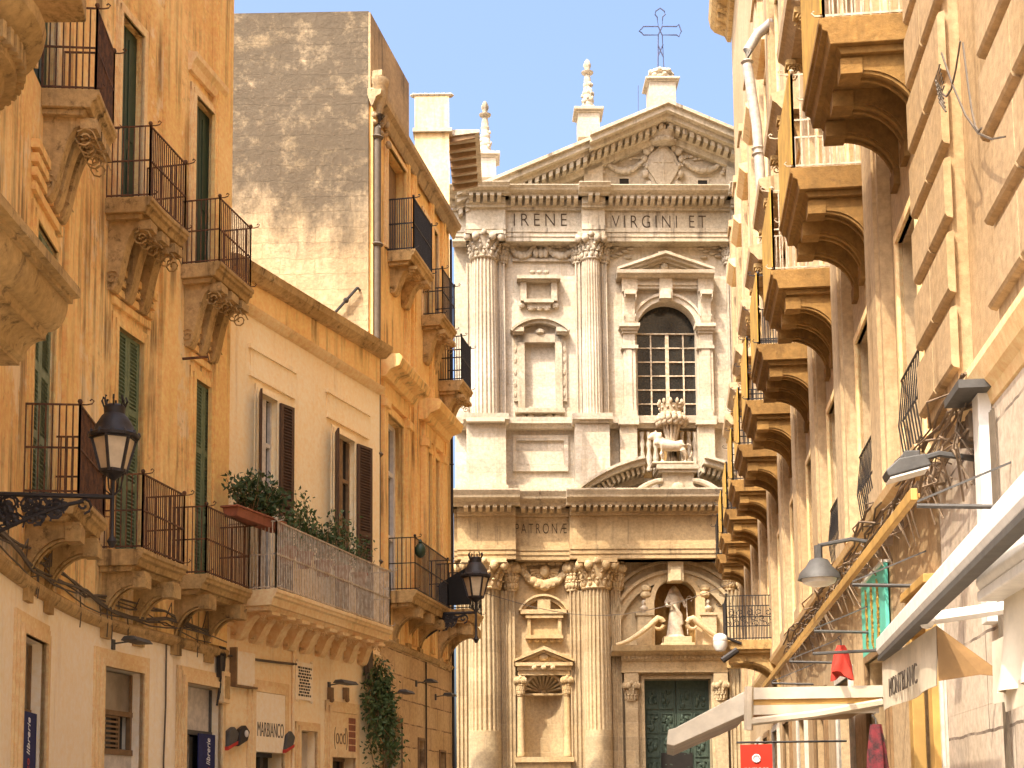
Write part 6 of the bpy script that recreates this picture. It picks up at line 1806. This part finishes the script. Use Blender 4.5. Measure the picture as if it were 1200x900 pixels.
# third awning: flat canopy with a sloping canvas over the street
sa, sb_ = RW.sY(16.2), RW.sY(19.2)
r0 = root('awning', RW.P(sa, 0, 2.8), 'cream awning with an amber lined canopy and a sloping white canvas reaching over the street', 'awning')
m = MB(RW.P); m.box(sa, sb_, .05, 1.5, 2.84, 2.90); m.box(sa - .05, sa, .05, 1.5, 2.80, 2.93); m.build('canopy', 'canvaswhite', r0)
m = MB(RW.P); m.box(sa - .02, sb_, .08, 1.52, 2.74, 2.80); m.build('lining', 'amber', r0)
m = MB(RW.P); m.box(sa - .03, sb_, .08, 1.5, 2.801, 2.838); m.box(sa - .04, sa + .03, .10, 1.5, 2.63, 2.735); m.build('frame', 'canvas', r0)
m = MB(RW.P)
z1_, z0_ = 2.88, 2.42
m.prism_a([(1.5, z1_ + .04), (2.32, z0_ + .08), (2.40, z0_ + .06), (2.42, z0_ - .10), (2.34, z0_ - .12), (1.5, z1_ - .22)], sa, sb_); m.build('canvas', 'canvaswhite', r0, bevel=.01)
m = MB(RW.P); m.tube([(sa - .06, .06, 2.74), (sa - .06, .8, 2.62), (sa - .06, 1.5, 2.55)], .045, 6); m.tube([(sa - .06, 1.5, 2.94), (sa - .06, 1.52, 2.46)], .05, 6); m.build('arm', 'canvas', r0)
# banner and clothes
s = RW.sY(20.0); fr = RW.frame(s)
x0, x1 = 868, 905
def perp(x, Y):
    r = ray(x, 850); return r.x * Y / r.y
b1_, b0_ = RW.P(s, 0, 0)[0] - perp(868, 20.0), RW.P(s, 0, 0)[0] - perp(905, 20.0)
zt = CAMZ + ray(886, 872).z * 20.0 / ray(886, 872).y
m = MB(fr); m.box(-.012, .012, b0_, b1_, zt - 1.0, zt); o = m.build('hanging_sign', 'red'); tag(o, 'red hanging shop sign with a white round emblem under the far awning', 'shop sign')
def perp_text(o, txt, b, z, h, width):
    f2 = lambda a, bb, c: fr(-.016 - bb, b - a, c)
    m = MB(f2); m.text(txt, 0, 0, z, h, width=width, depth=.006); return sub(m, 'lettering', 'whitetext', o)
perp_text(o, 'namaca', (b0_ + b1_) / 2, zt - .33, .09, .34)
m = MB(fr); cb_ = (b0_ + b1_) / 2
m.tube([(-.018, cb_ + .05 * math.cos(i * .52), zt - .19 + .05 * math.sin(i * .52)) for i in range(13)], .012, 5); m.blob((-.014, cb_, zt - .19), (.006, .035, .035), 8, 5); sub(m, 'emblem', 'whitetext', o)
m = MB(fr); m.tube([(0, 0, zt + .03), (0, b1_ + .05, zt + .03)], .015, 5); sub(m, 'rod', 'iron', o)
s = RW.sY(14.6)
m = MB(RW.frame(s)); z = wp(1000, 745, .7)[1]; m.tube([(0, 0, z), (0, .95, z - .03)], .016, 6)
o = m.build('garment_rail', 'grey'); tag(o, 'thin metal rod sticking out of the wall across the turquoise board', 'rod')
def cloth_item(s, d, z1, z0, w_, mat, name, label, cat, k=3):
    fr = RW.frame(s); m = MB(fr); vs = []; n = 26
    for i in range(7):
        t = i / 6
        for j in range(n):
            a = 2 * math.pi * j / n; r = (.35 + .65 * t ** .6) * w_ / 2 * (1 + .34 * math.cos(k * a + i * .5) * (.4 + t))
            vs.append((.5 * r * math.cos(a), d + r * math.sin(a), z1 + (z0 - z1) * t + .05 * math.cos(2 * a + 1) * t))
    m.add(vs, [(i * n + j, i * n + (j + 1) % n, (i + 1) * n + (j + 1) % n, (i + 1) * n + j) for i in range(6) for j in range(n)] + [tuple(range(n)), tuple(6 * n + j for j in range(n))])
    o = m.build(name, mat, smooth=70); tag(o, label, cat)
    m = MB(fr); m.tube([(0, d, z1 - .02), (0, d, z1 + .05), (0, d + .03, z1 + .08), (0, d, z1 + .10)], .008, 4); sub(m, 'hook', 'grey', o)
    return o
s = RW.sY(15.0); dd = RW.P(s, 0, 0)[0] - perp(990, 15.0)
cloth_item(s, dd, wp(990, 752, dd)[1], wp(990, 790, dd)[1], .20, 'redcloth', 'hanging_cloth', 'bright red garment hanging from the rod beside the turquoise board', 'garment', 4)
s = RW.sY(12.9); dd = RW.P(s, 0, 0)[0] - perp(1028, 12.9)
cloth_item(s, dd, wp(1028, 848, dd)[1], .9, .26, 'darkred', 'hanging_scarf', 'dark red patterned scarf hanging below the lettered awning flap', 'scarf', 5)
# white square post and its lamp on the grey facing
s = wp(1152, 540, .1)[0]; z0, z1 = wp(1160, 615, .1)[1], wp(1148, 462, .1)[1]
m = MB(RW.P); m.box(s - .10, s + .10, .045, .14, 2.9, z1 - .02); o = m.build('wall_post', 'white', bevel=.006); tag(o, 'white square post fixed on the grey stone facing under the shop cornice', 'post')
m = MB(RW.P); m.box(s - .25, s + .3, .045, .30, z1 - .02, z1 + .04); sub(m, 'cap', 'grey', o)
m = MB(RW.P)
for k in range(3): m.tube([(s - .16 - .05 * k, .07, 4.4), (s - .2 - .04 * k, .08, 3.4), (s - .2 - .05 * k, .07, 1.0)], .012, 5)
tag(m.build('wall_cable', 'cable'), 'thin dark cables running down the grey stone facing beside the white post', 'cable')
# security camera at the small iron balcony
p = RW.P(RW.sY(30.9), 1.25, 5.12); m = MB(); m.lathe(p[0], p[1], [(.02, p[2] - .22), (.10, p[2] - .2), (.15, p[2] - .1), (.15, p[2])], 14); m.lathe(p[0], p[1], [(.15, p[2]), (.16, p[2] + .02), (.13, p[2] + .12), (.06, p[2] + .16), (.02, p[2] + .17)], 14)
o = m.build('security_camera', 'white', smooth=45); tag(o, 'white dome security camera at the corner of the low iron balcony by the church', 'camera')
m = MB(); m.tube([(p[0], p[1], p[2] + .1), (p[0] + .2, p[1] + .02, p[2] + .05), (p[0] + .45, p[1] + .05, p[2] - .05)], .03, 6); m.tube([(p[0] + .02, p[1] - .1, p[2] - .42), (p[0] + .34, p[1] - .1, p[2] - .2)], .07, 8); sub(m, 'arm', 'iron', o)
# thin wire across in front of the portal
m = MB(); a = TW.P(TW.sY(33.5), 1.2, 6.2); b_ = RW.P(RW.sY(32.5), 1.0, 6.1)
a = (-.6, 33.2, rz(695, 33.2, 570)); b_ = (4.9, 32.5, rz(683, 32.5, 850))
m.tube([tuple(a[j] + (b_[j] - a[j]) * t - (.62 * math.sin(math.pi * t) if j == 2 else 0) for j in range(3)) for t in [i / 14 for i in range(15)]], .011, 4)
tag(m.build('street_wire', 'cable'), 'thin wire sagging across the street in front of the church portal', 'wire')
# potted hangings in the far part of the street: dark hood lamps on the left tall house are above
